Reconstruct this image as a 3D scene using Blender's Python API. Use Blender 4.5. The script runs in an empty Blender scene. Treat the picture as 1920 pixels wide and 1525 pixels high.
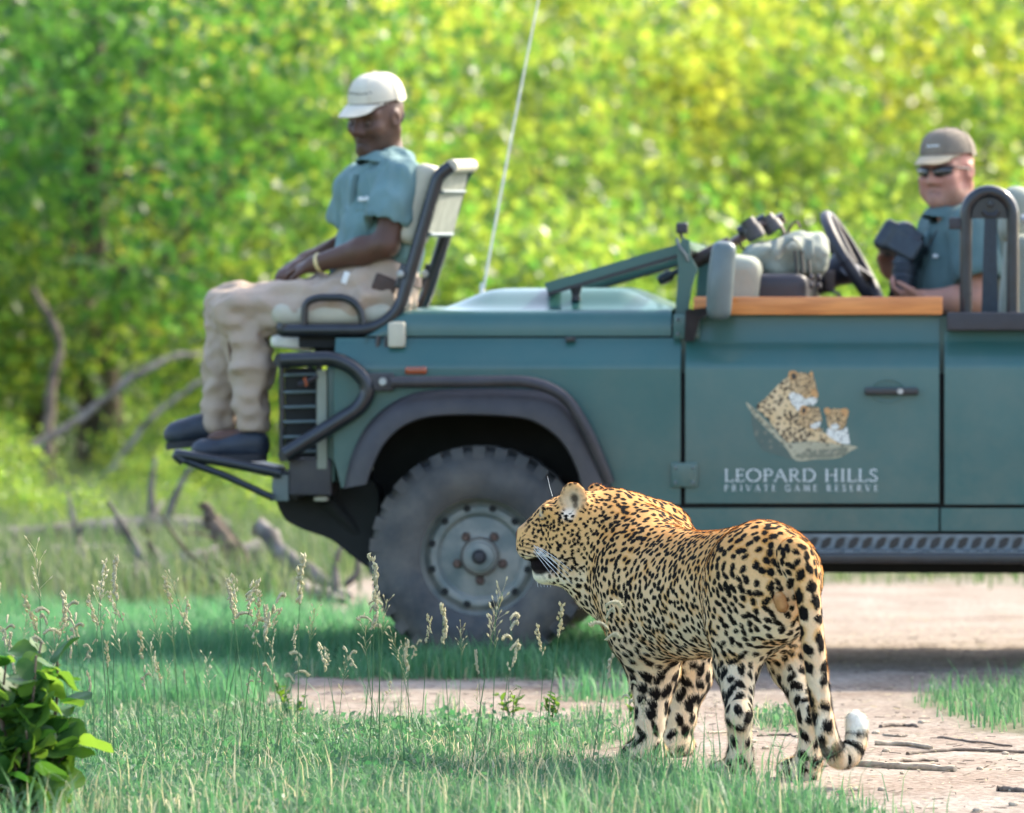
import bpy, bmesh, math, random, time
import numpy as np
from mathutils import Vector, Matrix, kdtree
random.seed(7); RNG = np.random.default_rng(11)
SC = bpy.context.scene
COL = SC.collection
rad = math.radians
# ------------------------------------------------------------------ camera
CAMH, HOR, FPX = 1.2, 600.0, 10800.0      # eye height, horizon row, focal length (1920 px wide picture)
cam_d = bpy.data.cameras.new('camera'); cam = bpy.data.objects.new('camera', cam_d); COL.objects.link(cam)
cam.location = (0, 0, CAMH); cam.rotation_euler = (rad(90), 0, 0)
cam_d.sensor_width = 36; cam_d.lens = 36 * FPX / 1920; cam_d.shift_y = (HOR - 762.5) / 1920
cam_d.clip_start = 0.5; cam_d.clip_end = 2000
cam_d.dof.use_dof = True; cam_d.dof.focus_distance = 15.6; cam_d.dof.aperture_fstop = 4.2
cam_d.dof.aperture_blades = 0
SC.camera = cam
# ------------------------------------------------------------------ sky, sun, exposure
SUN_EL, SUN_AZ = 40.0, 50.0               # azimuth: degrees to the right of the view direction (behind the scene)
w = bpy.data.worlds.new('World'); SC.world = w; w.use_nodes = True
nt = w.node_tree; nt.nodes.clear()
sky = nt.nodes.new('ShaderNodeTexSky'); sky.sky_type = 'NISHITA'; sky.sun_disc = False
sky.sun_elevation = rad(SUN_EL); sky.sun_rotation = rad(SUN_AZ); sky.air_density = 1.0; sky.dust_density = 3.0; sky.ozone_density = 1.0
bg = nt.nodes.new('ShaderNodeBackground'); bg.inputs[1].default_value = 0.15
wo = nt.nodes.new('ShaderNodeOutputWorld')
nt.links.new(sky.outputs[0], bg.inputs[0]); nt.links.new(bg.outputs[0], wo.inputs[0])
sd = bpy.data.lights.new('sun', 'SUN'); sun = bpy.data.objects.new('sun', sd); COL.objects.link(sun)
sd.energy = 2.0; sd.angle = rad(3.0); sd.color = (1.0, 0.90, 0.70)
_s = Vector((math.sin(rad(SUN_AZ)) * math.cos(rad(SUN_EL)), math.cos(rad(SUN_AZ)) * math.cos(rad(SUN_EL)), math.sin(rad(SUN_EL))))
sun.rotation_euler = _s.to_track_quat('Z', 'Y').to_euler(); sun.location = (10, 20, 30)
vs = SC.view_settings; vs.view_transform = 'Standard'; vs.look = 'None'; vs.exposure = 2.0; vs.gamma = 1.0; vs.use_curve_mapping = False
SC.render.engine = 'CYCLES'
cy = SC.cycles; cy.use_denoising = True; cy.max_bounces = 8; cy.diffuse_bounces = 3; cy.glossy_bounces = 3; cy.transmission_bounces = 6; cy.transparent_max_bounces = 8
cy.sample_clamp_indirect = 6.0; cy.caustics_reflective = False; cy.caustics_refractive = False; cy.use_adaptive_sampling = True; cy.adaptive_threshold = 0.015

# ------------------------------------------------------------------ places
def W(u, v, Y):                            # a point Y metres out, seen at picture column u, row v
    return np.array([(u - 960) / FPX * Y, Y, CAMH - (v - HOR) / FPX * Y])
YAW = rad(4.5); VC, VS = math.cos(YAW), math.sin(YAW); VY = 20.0
def V(u, v, d):                            # vehicle frame: x rearwards, y depth from its near side, z up
    k = (u - 960) / FPX
    x = (k * (VY + VC * d) - VS * d) / (VC + k * VS)
    Y = VY - VS * x + VC * d
    return np.array([x, d, CAMH - (v - HOR) / FPX * Y])
def VtoW(p):
    p = np.asarray(p, float)
    return np.stack([VC * p[..., 0] + VS * p[..., 1], VY - VS * p[..., 0] + VC * p[..., 1], p[..., 2]], -1)
def VW(u, v, d): return VtoW(V(u, v, d))

# ------------------------------------------------------------------ materials
MATS = {}
def nodes_of(m):
    m.use_nodes = True; n = m.node_tree.nodes; n.clear(); return m.node_tree, n, m.node_tree.links
def mat(name, col, rough=.6, metal=0., var=.15, scale=8., bump=0., bscale=80., coat=0., spec=.5, col2=None, sheen=0., lo=.35, hi=.65, detail=4., trans=0., c2rough=None):
    """Principled with noise-driven colour variation, roughness variation and fine relief."""
    m = bpy.data.materials.new(name); t, n, l = nodes_of(m)
    o = n.new('ShaderNodeOutputMaterial'); p = n.new('ShaderNodeBsdfPrincipled')
    tc = n.new('ShaderNodeTexCoord'); nz = n.new('ShaderNodeTexNoise'); nz.inputs['Scale'].default_value = scale; nz.inputs['Detail'].default_value = detail
    l.new(tc.outputs['Object'], nz.inputs['Vector'])
    r = n.new('ShaderNodeValToRGB'); r.color_ramp.elements[0].position = lo; r.color_ramp.elements[1].position = hi
    c = np.array(col[:3], float); a = c * (1 - var); b = c * (1 + var) if col2 is None else np.array(col2[:3])
    r.color_ramp.elements[0].color = (*a, 1); r.color_ramp.elements[1].color = (*np.clip(b, 0, 1), 1)
    l.new(nz.outputs['Fac'], r.inputs[0]); l.new(r.outputs[0], p.inputs['Base Color'])
    mr = n.new('ShaderNodeMapRange'); mr.inputs['To Min'].default_value = max(.02, rough - .08); mr.inputs['To Max'].default_value = min(1, rough + .08)
    l.new(nz.outputs['Fac'], mr.inputs['Value']); l.new(mr.outputs[0], p.inputs['Roughness'])
    p.inputs['Metallic'].default_value = metal; p.inputs['Coat Weight'].default_value = coat; p.inputs['Coat Roughness'].default_value = .12
    p.inputs['Specular IOR Level'].default_value = spec; p.inputs['Sheen Weight'].default_value = sheen; p.inputs['Transmission Weight'].default_value = trans
    if bump > 0:
        nb = n.new('ShaderNodeTexNoise'); nb.inputs['Scale'].default_value = bscale; nb.inputs['Detail'].default_value = 3
        l.new(tc.outputs['Object'], nb.inputs['Vector']); bp = n.new('ShaderNodeBump'); bp.inputs['Strength'].default_value = bump; bp.inputs['Distance'].default_value = .01
        l.new(nb.outputs['Fac'], bp.inputs['Height']); l.new(bp.outputs[0], p.inputs['Normal'])
    l.new(p.outputs[0], o.inputs[0]); MATS[name] = m; return m
def attr_mat(name, rough=.7, spec=.3, bump=0., bscale=200., sss=0., sheen=0., var=.12, nscale=30.):
    """Principled whose colour is the per-vertex 'Col' attribute with a little grain."""
    m = bpy.data.materials.new(name); t, n, l = nodes_of(m)
    o = n.new('ShaderNodeOutputMaterial'); p = n.new('ShaderNodeBsdfPrincipled')
    a = n.new('ShaderNodeAttribute'); a.attribute_name = 'Col'
    tc = n.new('ShaderNodeTexCoord'); nz = n.new('ShaderNodeTexNoise'); nz.inputs['Scale'].default_value = nscale
    l.new(tc.outputs['Object'], nz.inputs['Vector'])
    mr = n.new('ShaderNodeMapRange'); mr.inputs['To Min'].default_value = 1 - var; mr.inputs['To Max'].default_value = 1 + var
    l.new(nz.outputs['Fac'], mr.inputs['Value'])
    mx = n.new('ShaderNodeVectorMath'); mx.operation = 'SCALE'; l.new(a.outputs['Color'], mx.inputs[0]); l.new(mr.outputs[0], mx.inputs['Scale'])
    l.new(mx.outputs[0], p.inputs['Base Color'])
    p.inputs['Roughness'].default_value = rough; p.inputs['Specular IOR Level'].default_value = spec; p.inputs['Sheen Weight'].default_value = sheen
    if sss > 0:
        p.inputs['Subsurface Weight'].default_value = sss; p.inputs['Subsurface Radius'].default_value = (.012, .005, .003); p.inputs['Subsurface Scale'].default_value = 1
    if bump > 0:
        nb = n.new('ShaderNodeTexNoise'); nb.inputs['Scale'].default_value = bscale; l.new(tc.outputs['Object'], nb.inputs['Vector'])
        bp = n.new('ShaderNodeBump'); bp.inputs['Strength'].default_value = bump; bp.inputs['Distance'].default_value = .005
        l.new(nb.outputs['Fac'], bp.inputs['Height']); l.new(bp.outputs[0], p.inputs['Normal'])
    l.new(p.outputs[0], o.inputs[0]); MATS[name] = m; return m
def leaf_mat(name, c1, c2, trans_col, tw=.5, rough=.4, spec=.5, attr=True):
    """Leaf: diffuse and glossy front, light shining through from behind; colour varies leaf by leaf."""
    m = bpy.data.materials.new(name); t, n, l = nodes_of(m)
    o = n.new('ShaderNodeOutputMaterial'); p = n.new('ShaderNodeBsdfPrincipled'); tr = n.new('ShaderNodeBsdfTranslucent'); mx = n.new('ShaderNodeMixShader')
    a = n.new('ShaderNodeAttribute'); a.attribute_name = 'Var'
    r = n.new('ShaderNodeMixRGB'); r.inputs[1].default_value = (*c1, 1); r.inputs[2].default_value = (*c2, 1)
    r2 = n.new('ShaderNodeMixRGB'); r2.inputs[1].default_value = (*trans_col[0], 1); r2.inputs[2].default_value = (*trans_col[1], 1)
    l.new(a.outputs['Fac'], r.inputs[0]); l.new(a.outputs['Fac'], r2.inputs[0])
    l.new(r.outputs[0], p.inputs['Base Color']); l.new(r2.outputs[0], tr.inputs['Color'])
    p.inputs['Roughness'].default_value = rough; p.inputs['Specular IOR Level'].default_value = spec
    mx.inputs[0].default_value = tw; l.new(p.outputs[0], mx.inputs[1]); l.new(tr.outputs[0], mx.inputs[2]); l.new(mx.outputs[0], o.inputs[0])
    MATS[name] = m; return m

# ------------------------------------------------------------------ objects
def root_of(o):
    while o.parent: o = o.parent
    return o
def tag(o, label=None, cat=None, group=None, kind=None):
    if label: o['label'] = label
    if cat: o['category'] = cat
    if group: o['group'] = group
    if kind: o['kind'] = kind
    return o
def empty(name, loc, label=None, cat=None, group=None):
    o = bpy.data.objects.new(name, None); COL.objects.link(o); o.location = tuple(loc); o.empty_display_size = .1
    return tag(o, label, cat, group)
def mesh_data(name, verts, faces, smooth=True, cols=None, var=None):
    me = bpy.data.meshes.new(name); verts = np.asarray(verts, np.float32)
    if isinstance(faces, np.ndarray):
        nf, k = faces.shape
        me.vertices.add(len(verts)); me.vertices.foreach_set('co', verts.ravel())
        me.loops.add(nf * k); me.loops.foreach_set('vertex_index', faces.astype(np.int32).ravel())
        me.polygons.add(nf); me.polygons.foreach_set('loop_start', np.arange(0, nf * k, k, dtype=np.int32))
        me.update(calc_edges=True); me.validate()
    else:
        me.from_pydata([tuple(map(float, v)) for v in verts], [], [tuple(map(int, f)) for f in faces]); me.update()
    if smooth and len(me.polygons): me.polygons.foreach_set('use_smooth', np.ones(len(me.polygons), bool))
    if cols is not None:
        a = me.attributes.new('Col', 'FLOAT_COLOR', 'POINT'); c = np.ones((len(verts), 4), np.float32); c[:, :3] = cols; a.data.foreach_set('color', c.ravel())
    if var is not None:
        a = me.attributes.new('Var', 'FLOAT', 'POINT'); a.data.foreach_set('value', np.asarray(var, np.float32))
    return me
def obj(name, verts, faces, m, parent=None, smooth=True, cols=None, var=None, world=False, label=None, angle=None):
    """One mesh object. Geometry comes in the root thing's frame, or in world coordinates when world is set."""
    verts = np.asarray(verts, float)
    if world and parent is not None: verts = verts - np.array(root_of(parent).location)
    me = mesh_data(name, verts, faces, smooth, cols, var)
    o = bpy.data.objects.new(name, me); COL.objects.link(o)
    if m is not None: me.materials.append(m if not isinstance(m, str) else MATS[m])
    if parent is not None: o.parent = parent
    if label: o['label'] = label
    if angle is not None and smooth: set_sharp(me, angle)
    return o
def set_sharp(me, deg):
    bm = bmesh.new(); bm.from_mesh(me); lim = rad(deg)
    for e in bm.edges:
        if len(e.link_faces) == 2 and e.calc_face_angle(0) > lim: e.smooth = False
    bm.to_mesh(me); bm.free()
def copy_tree(o, parent=None):
    c = o.copy(); COL.objects.link(c)
    if parent is not None: c.parent = parent
    for ch in list(o.children): copy_tree(ch, c)
    return c
def unit(a):
    a = np.asarray(a, float); return a / (np.linalg.norm(a, axis=-1, keepdims=True) + 1e-12)
def catmull(pts, n=6, closed=False):
    pts = np.asarray(pts, float); N = len(pts); out = []
    rng = range(N if closed else N - 1)
    for i in rng:
        if closed: p0, p1, p2, p3 = pts[(i - 1) % N], pts[i], pts[(i + 1) % N], pts[(i + 2) % N]
        else: p0, p1, p2, p3 = pts[max(i - 1, 0)], pts[i], pts[i + 1], pts[min(i + 2, N - 1)]
        for j in range(n):
            t = j / n
            out.append(.5 * ((2 * p1) + (p2 - p0) * t + (2 * p0 - 5 * p1 + 4 * p2 - p3) * t * t + (3 * p1 - p0 - 3 * p2 + p3) * t ** 3))
    if not closed: out.append(pts[-1])
    return np.array(out)
def fillet(pts, r, n=6):
    """Polyline with rounded corners."""
    pts = [np.asarray(p, float) for p in pts]; out = [pts[0]]
    for i in range(1, len(pts) - 1):
        a, b, c = pts[i - 1], pts[i], pts[i + 1]; la, lc = np.linalg.norm(a - b), np.linalg.norm(c - b); rr = min(r, la * .49, lc * .49)
        p, q = b + (a - b) / la * rr, b + (c - b) / lc * rr
        for j in range(n + 1):
            t = j / n; out.append((1 - t) ** 2 * p + 2 * t * (1 - t) * b + t * t * q)
    out.append(pts[-1]); return np.array(out)
class MB:
    """Collects shapes into one mesh."""
    def __init__(s): s.v = []; s.f = []
    def add(s, v, f):
        o = len(s.v); s.v += [tuple(map(float, x)) for x in v]; s.f += [tuple(int(i) + o for i in q) for q in f]; return s
    def hexa(s, p):        # eight corners, bottom ring then top ring
        return s.add(p, [(0, 3, 2, 1), (4, 5, 6, 7), (0, 1, 5, 4), (1, 2, 6, 5), (2, 3, 7, 6), (3, 0, 4, 7)])
    def box(s, c, size, R=None, bev=0.):
        bm = bmesh.new(); bmesh.ops.create_cube(bm, size=1)
        for v in bm.verts: v.co = Vector((v.co.x * size[0], v.co.y * size[1], v.co.z * size[2]))
        if bev > 0: bmesh.ops.bevel(bm, geom=list(bm.edges), offset=min(bev, min(size) * .45), segments=3, affect='EDGES', profile=.6)
        M = np.array(R) if R is not None else np.eye(3)
        vs_ = [M @ np.array(v.co) + np.asarray(c, float) for v in bm.verts]; bm.verts.index_update()
        fs = [[v.index for v in f.verts] for f in bm.faces]; bm.free(); return s.add(vs_, fs)
    def boxp(s, a, b, bev=0.):
        a, b = np.asarray(a, float), np.asarray(b, float); return s.box((a + b) / 2, np.abs(b - a), bev=bev)
    def tube(s, path, r, n=10, cap=True, flat=1.):
        P = np.asarray(path, float); N = len(P); rr = np.broadcast_to(np.asarray(r, float), (N,))
        T = unit(np.gradient(P, axis=0)); up = np.array([0, 0, 1.]) if abs(T[0][2]) < .9 else np.array([0, 1., 0])
        nrm = unit(np.cross(T[0], up)); V_, F_ = [], []
        for i in range(N):
            if i: nrm = unit(nrm - T[i] * np.dot(nrm, T[i]))
            b = np.cross(T[i], nrm)
            for j in range(n):
                a = 2 * math.pi * j / n; V_.append(P[i] + rr[i] * (math.cos(a) * nrm + flat * math.sin(a) * b))
        for i in range(N - 1):
            for j in range(n):
                F_.append((i * n + j, i * n + (j + 1) % n, (i + 1) * n + (j + 1) % n, (i + 1) * n + j))
        if cap: F_ += [tuple(range(n - 1, -1, -1)), tuple((N - 1) * n + j for j in range(n))]
        return s.add(V_, F_)
    def lathe(s, prof, c, axis=(0, 1, 0), n=32, closed=False):
        """prof: (radius, height along axis) pairs"""
        ax = unit(axis); t = np.array([0, 0, 1.]) if abs(ax[2]) < .9 else np.array([1., 0, 0]); e1 = unit(np.cross(ax, t)); e2 = np.cross(ax, e1)
        V_, F_ = [], []; m = len(prof)
        for i in range(n):
            a = 2 * math.pi * i / n; d = math.cos(a) * e1 + math.sin(a) * e2
            for r, h in prof: V_.append(np.asarray(c, float) + r * d + h * ax)
        for i in range(n):
            for j in range(m - 1 if not closed else m):
                k = (j + 1) % m; i2 = (i + 1) % n
                F_.append((i * m + j, i * m + k, i2 * m + k, i2 * m + j))
        return s.add(V_, F_)
    def prism(s, ring, off):
        """extrude a planar ring of points by the vector off"""
        A = [np.asarray(p, float) for p in ring]; n = len(A); B = [p + np.asarray(off, float) for p in A]
        return s.add(A + B, [tuple(range(n - 1, -1, -1)), tuple(range(n, 2 * n))] + [(i, (i + 1) % n, n + (i + 1) % n, n + i) for i in range(n)])
    def grid(s, G, flip=False):
        G = np.asarray(G, float); a, b = G.shape[:2]; F_ = []
        for i in range(a - 1):
            for j in range(b - 1):
                q = (i * b + j, (i + 1) * b + j, (i + 1) * b + j + 1, i * b + j + 1); F_.append(q[::-1] if flip else q)
        return s.add(G.reshape(-1, 3), F_)
    def build(s, name, m, parent=None, smooth=True, angle=35, label=None, world=False, solid=0.):
        o = obj(name, s.v, s.f, m, parent, smooth, world=world, label=label)
        bm = bmesh.new(); bm.from_mesh(o.data); bmesh.ops.recalc_face_normals(bm, faces=bm.faces)
        if solid: bmesh.ops.solidify(bm, geom=list(bm.faces), thickness=solid)
        bm.to_mesh(o.data); bm.free()
        if smooth:
            o.data.polygons.foreach_set('use_smooth', np.ones(len(o.data.polygons), bool)); set_sharp(o.data, angle)
        return o

# ------------------------------------------------------------------ implicit surfaces for bodies and soft things
def rot(fwd, up=(0, 0, 1)):
    """columns: forward, left, up"""
    f = unit(fwd); l = unit(np.cross(up, f)); u = np.cross(f, l); return np.stack([f, l, u], 1)
class SDF:
    def __init__(s): s.ops = []
    def cap(s, a, b, ra, rb=None, k=.03, sub=False):
        a, b = np.asarray(a, float), np.asarray(b, float); rb = ra if rb is None else rb; ba = b - a; L = max(np.dot(ba, ba), 1e-12)
        def f(P):
            t = np.clip(((P - a) @ ba) / L, 0, 1); return np.linalg.norm(P - a - t[..., None] * ba, axis=-1) - (ra + (rb - ra) * t)
        R_ = max(ra, rb); s.ops.append((f, np.minimum(a, b) - R_, np.maximum(a, b) + R_, k, sub)); return s
    def chain(s, pts, rs, k=.03):
        for i in range(len(pts) - 1): s.cap(pts[i], pts[i + 1], rs[i], rs[i + 1], k)
        return s
    def ell(s, c, r, R=None, k=.03, sub=False):
        c, r = np.asarray(c, float), np.asarray(r, float); R = np.eye(3) if R is None else np.asarray(R)
        def f(P):
            q = (P - c) @ R; k0 = np.linalg.norm(q / r, axis=-1); k1 = np.linalg.norm(q / (r * r), axis=-1) + 1e-9; return k0 * (k0 - 1) / k1
        e = np.abs(R) @ r; s.ops.append((f, c - e, c + e, k, sub)); return s
    def box(s, c, half, R=None, rnd=.01, k=.01, sub=False):
        c, half = np.asarray(c, float), np.asarray(half, float); R = np.eye(3) if R is None else np.asarray(R)
        def f(P):
            q = np.abs((P - c) @ R) - (half - rnd); return np.linalg.norm(np.maximum(q, 0), axis=-1) + np.minimum(q.max(-1), 0) - rnd
        e = np.abs(R) @ half; s.ops.append((f, c - e, c + e, k, sub)); return s
    def func(s, f, lo, hi, k=.02, sub=False): s.ops.append((f, np.asarray(lo, float), np.asarray(hi, float), k, sub)); return s
    def mesh(s, h, smooth=2):
        adds = [o for o in s.ops if not o[4]]
        lo = np.min([o[1] for o in adds], 0) - 3 * h; hi = np.max([o[2] for o in adds], 0) + 3 * h
        n = np.ceil((hi - lo) / h).astype(int) + 1
        F = np.full(n, 1e3, np.float32); ax = [lo[i] + h * np.arange(n[i]) for i in range(3)]
        for f, a, b, k, sub in s.ops:
            i0 = np.clip(np.floor((a - k - 3 * h - lo) / h).astype(int), 0, n - 1); i1 = np.clip(np.ceil((b + k + 3 * h - lo) / h).astype(int) + 1, 1, n)
            if (i1 <= i0).any(): continue
            P = np.stack(np.meshgrid(*[ax[i][i0[i]:i1[i]] for i in range(3)], indexing='ij'), -1)
            d = f(P); sl = tuple(slice(i0[i], i1[i]) for i in range(3)); g = F[sl]
            if not sub:
                hh = np.maximum(k - np.abs(g - d), 0) / k; F[sl] = np.minimum(g, d) - hh * hh * k / 4
            else:
                hh = np.maximum(k - np.abs(g + d), 0) / k; F[sl] = np.maximum(g, -d) + hh * hh * k / 4
        v, q = surface_nets(F, lo, h)
        return relax(v, q, smooth), q
def surface_nets(f, org, h):
    s = f < 0; cnt = np.zeros(np.array(f.shape) - 1, np.int8); offs = [(i, j, k) for i in (0, 1) for j in (0, 1) for k in (0, 1)]
    n = f.shape
    for i, j, k in offs: cnt += s[i:n[0] - 1 + i, j:n[1] - 1 + j, k:n[2] - 1 + k]
    act = (cnt > 0) & (cnt < 8); idx = np.argwhere(act); vid = np.full(act.shape, -1, np.int32); vid[act] = np.arange(len(idx))
    vals = np.stack([f[idx[:, 0] + o[0], idx[:, 1] + o[1], idx[:, 2] + o[2]] for o in offs], 1)
    acc = np.zeros((len(idx), 3)); c = np.zeros(len(idx)); O = np.array(offs, float)
    for a in range(8):
        for b in range(a + 1, 8):
            if np.abs(O[a] - O[b]).sum() != 1: continue
            va, vb = vals[:, a], vals[:, b]; m = (va < 0) != (vb < 0); t = va[m] / (va[m] - vb[m])
            acc[m] += O[a] + t[:, None] * (O[b] - O[a]); c[m] += 1
    verts = org + h * (idx + acc / c[:, None]); Q = []
    for ax in range(3):
        sl0 = [slice(1, -1)] * 3; sl1 = [slice(1, -1)] * 3; sl0[ax] = slice(0, -1); sl1[ax] = slice(1, None)
        a, b = s[tuple(sl0)], s[tuple(sl1)]; ch = a != b; I = np.argwhere(ch); ins = a[ch]
        o1 = np.ones(3, int); o1[ax] = 0; I = I + o1; e1 = np.zeros(3, int); e2 = np.zeros(3, int); e1[(ax + 1) % 3] = 1; e2[(ax + 2) % 3] = 1
        g = lambda d: vid[tuple((I - d).T)]
        q = np.stack([g(e1 + e2), g(e2), g(e1 * 0), g(e1)], 1); q[~ins] = q[~ins][:, ::-1]; Q.append(q)
    return verts, np.concatenate(Q)
def relax(v, q, it, lam=.5):
    e = np.concatenate([q[:, [0, 1]], q[:, [1, 2]], q[:, [2, 3]], q[:, [3, 0]]]); N = len(v); c = np.bincount(e[:, 0], minlength=N) + np.bincount(e[:, 1], minlength=N)
    for _ in range(it):
        a = np.stack([np.bincount(e[:, 0], v[e[:, 1], i], N) + np.bincount(e[:, 1], v[e[:, 0], i], N) for i in range(3)], 1)
        v = v + lam * (a / np.maximum(c, 1)[:, None] - v)
    return v
def vnormals(v, q):
    fn = np.cross(v[q[:, 2]] - v[q[:, 0]], v[q[:, 3 if q.shape[1] > 3 else 1]] - v[q[:, 1 if q.shape[1] > 3 else 0]]); n = np.zeros_like(v)
    for i in range(q.shape[1]):
        for a in range(3): n[:, a] += np.bincount(q[:, i], fn[:, a], len(v))
    return unit(n)
def vnoise(P, scale, seed=0):
    """cheap smooth value noise, vectorised, about -1..1"""
    P = np.asarray(P, float) * scale + seed * 17.31; i = np.floor(P).astype(np.int64); f = P - i; f = f * f * (3 - 2 * f); out = 0
    def hsh(x, y, z):
        n = (x * 374761393 + y * 668265263 + z * 1274126177 + seed * 974711) & 0x7fffffff; n = ((n ^ (n >> 13)) * 1274126177) & 0x7fffffff; return ((n ^ (n >> 16)) & 0xffff) / 32767.5 - 1
    for a in (0, 1):
        for b in (0, 1):
            for c in (0, 1):
                wgt = (f[..., 0] if a else 1 - f[..., 0]) * (f[..., 1] if b else 1 - f[..., 1]) * (f[..., 2] if c else 1 - f[..., 2])
                out = out + wgt * hsh(i[..., 0] + a, i[..., 1] + b, i[..., 2] + c)
    return out
def sstep(a, b, x): t = np.clip((np.asarray(x, float) - a) / (b - a), 0, 1); return t * t * (3 - 2 * t)
# ================================================================== ground
def ground_z(x, y):
    P = np.stack([np.asarray(x, float), np.asarray(y, float), np.zeros_like(np.asarray(x, float))], -1)
    near = 1 - sstep(60, 120, P[..., 1])
    return (.012 * vnoise(P, 1.1, 1) + .007 * vnoise(P, 3.1, 2) + .0035 * vnoise(P, 9, 4)) * near - .012 + .10 * vnoise(P, .06, 3) * sstep(34, 70, P[..., 1])
def grass_density(x, y):
    x, y = np.asarray(x, float), np.asarray(y, float); P = np.stack([x, y, 0 * x], -1); n1 = vnoise(P, 1.6, 21) * .5 + vnoise(P, 4.2, 22) * .3 + vnoise(P, 11., 23) * .2
    xm = np.maximum(.92 - (y - 14) * .42, .26)
    fore = (1 - sstep(16.5, 17.4, y + 1.7 * n1)) * (1 - sstep(-.12, .10, x - xm + .35 * n1)) * (.75 + .6 * n1)
    fore *= np.where(x > -.15, .62, 1.)
    veh = sstep(19.2, 20.0, y + 1.6 * n1) * (1 - sstep(22.6, 23.4, y)) * (1 - sstep(.30, .48, x + .12 * n1)) * (.55 + .6 * n1 + .25)
    left = 1 - sstep(-.95, -.72, x + .25 * n1)
    far_ = sstep(26.0, 28.0, y + 1.2 * n1)
    e = ((x - 1.56) / .30) ** 2 + ((y - 17.9) / 1.3) ** 2; tuft = (1 - sstep(.2, 1.1, e + 1.3 * n1)) * .6
    e2 = ((x - .80) / .10) ** 2 + ((y - 17.2) / .5) ** 2; t2 = (1 - sstep(.3, 1., e2)) * .35
    strip = sstep(.18, .42, n1) * sstep(16.8, 17.4, y) * (1 - sstep(19.4, 20, y)) * (1 - sstep(.2, .5, x)) * .5
    return np.clip(np.maximum.reduce([strip, fore, veh, left * .8, far_ * .8, tuft, t2]), 0, 1)
def ground():
    def axis(a, b, step, out, g): 
        c = list(np.arange(a, b, step)); s = step; hi = b
        while hi < out[1]: c.append(hi); s *= g; hi += s
        s = step; lo = a - step; pre = []
        while lo > out[0]: pre.append(lo); s *= g; lo -= s
        return np.array(pre[::-1] + c)
    xs = axis(-3.4, 2.6, .05, (-160, 160), 1.22); ys = axis(13, 28, .05, (-30, 320), 1.16)
    X, Y = np.meshgrid(xs, ys, indexing='ij'); Z = ground_z(X, Y); nx, ny = X.shape
    v = np.stack([X, Y, Z], -1).reshape(-1, 3); i = np.arange(nx * ny).reshape(nx, ny); q = np.stack([i[:-1, :-1], i[1:, :-1], i[1:, 1:], i[:-1, 1:]], -1).reshape(-1, 4)
    gd = np.clip(grass_density(X, Y) * 1.15, 0, 1).reshape(-1)
    m = bpy.data.materials.new('ground_soil'); t, n, l = nodes_of(m); o = n.new('ShaderNodeOutputMaterial'); p = n.new('ShaderNodeBsdfPrincipled'); tc = n.new('ShaderNodeTexCoord')
    a = n.new('ShaderNodeAttribute'); a.attribute_name = 'Var'
    n1 = n.new('ShaderNodeTexNoise'); n1.inputs['Scale'].default_value = 2.2; n1.inputs['Detail'].default_value = 8; n1.inputs['Roughness'].default_value = .65
    n2 = n.new('ShaderNodeTexNoise'); n2.inputs['Scale'].default_value = 45; n2.inputs['Detail'].default_value = 6
    for k in (n1, n2): l.new(tc.outputs['Object'], k.inputs['Vector'])
    r1 = n.new('ShaderNodeValToRGB'); e = r1.color_ramp.elements; e[0].position = .3; e[0].color = (.215, .165, .13, 1); e[1].position = .62; e[1].color = (.335, .30, .262, 1); l.new(n1.outputs['Fac'], r1.inputs[0])
    r2 = n.new('ShaderNodeValToRGB'); e = r2.color_ramp.elements; e[0].position = .33; e[0].color = (.60, .56, .52, 1); e[1].position = .62; e[1].color = (1.06, 1.03, 1., 1); l.new(n2.outputs['Fac'], r2.inputs[0])
    mu = n.new('ShaderNodeMixRGB'); mu.blend_type = 'MULTIPLY'; mu.inputs[0].default_value = 1; l.new(r1.outputs[0], mu.inputs[1]); l.new(r2.outputs[0], mu.inputs[2])
    mg = n.new('ShaderNodeMixRGB'); l.new(a.outputs['Fac'], mg.inputs[0]); l.new(mu.outputs[0], mg.inputs[1]); mg.inputs[2].default_value = (.11, .13, .06, 1)
    l.new(mg.outputs[0], p.inputs['Base Color']); p.inputs['Roughness'].default_value = .95; p.inputs['Specular IOR Level'].default_value = .1
    bp = n.new('ShaderNodeBump'); bp.inputs['Strength'].default_value = .8; bp.inputs['Distance'].default_value = .012; l.new(n2.outputs['Fac'], bp.inputs['Height']); l.new(bp.outputs[0], p.inputs['Normal'])
    l.new(p.outputs[0], o.inputs[0]); MATS['ground_soil'] = m
    g = obj('ground', v, q, m, None, True, var=gd); tag(g, 'sandy track of pale soil running between patches of grass', 'ground', kind='structure')
ground()
# ================================================================== safari vehicle
mat('paint', (.025, .100, .094), rough=.36, var=.06, scale=2.5, coat=.35, spec=.45, bump=.02, bscale=10)
mat('black_steel', (.012, .015, .020), rough=.34, var=.25, scale=20, coat=.2)
mat('black_plastic', (.022, .022, .030), rough=.5, var=.2, scale=12, bump=.06, bscale=300)
mat('dark_under', (.012, .013, .012), rough=.85, var=.3, scale=10)
mat('rubber', (.036, .042, .050), rough=.66, var=.22, scale=9, col2=(.066, .070, .074), bump=.1, bscale=120)
mat('rim_steel', (.15, .19, .185), rough=.5, var=.22, scale=14, col2=(.25, .26, .235), bump=.06, bscale=60)
mat('rust', (.10, .06, .045), rough=.8, var=.4, scale=40)
mat('bare_metal', (.42, .43, .42), rough=.42, metal=.6, var=.15, scale=30)
mat('chequer', (.16, .19, .21), rough=.42, metal=.5, var=.2, scale=25)
mat('cream_vinyl', (.46, .43, .33), rough=.6, var=.08, scale=14, bump=.08, bscale=60)
mat('white_cloth', (.72, .70, .62), rough=.9, var=.08, scale=20, bump=.2, bscale=60)
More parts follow.
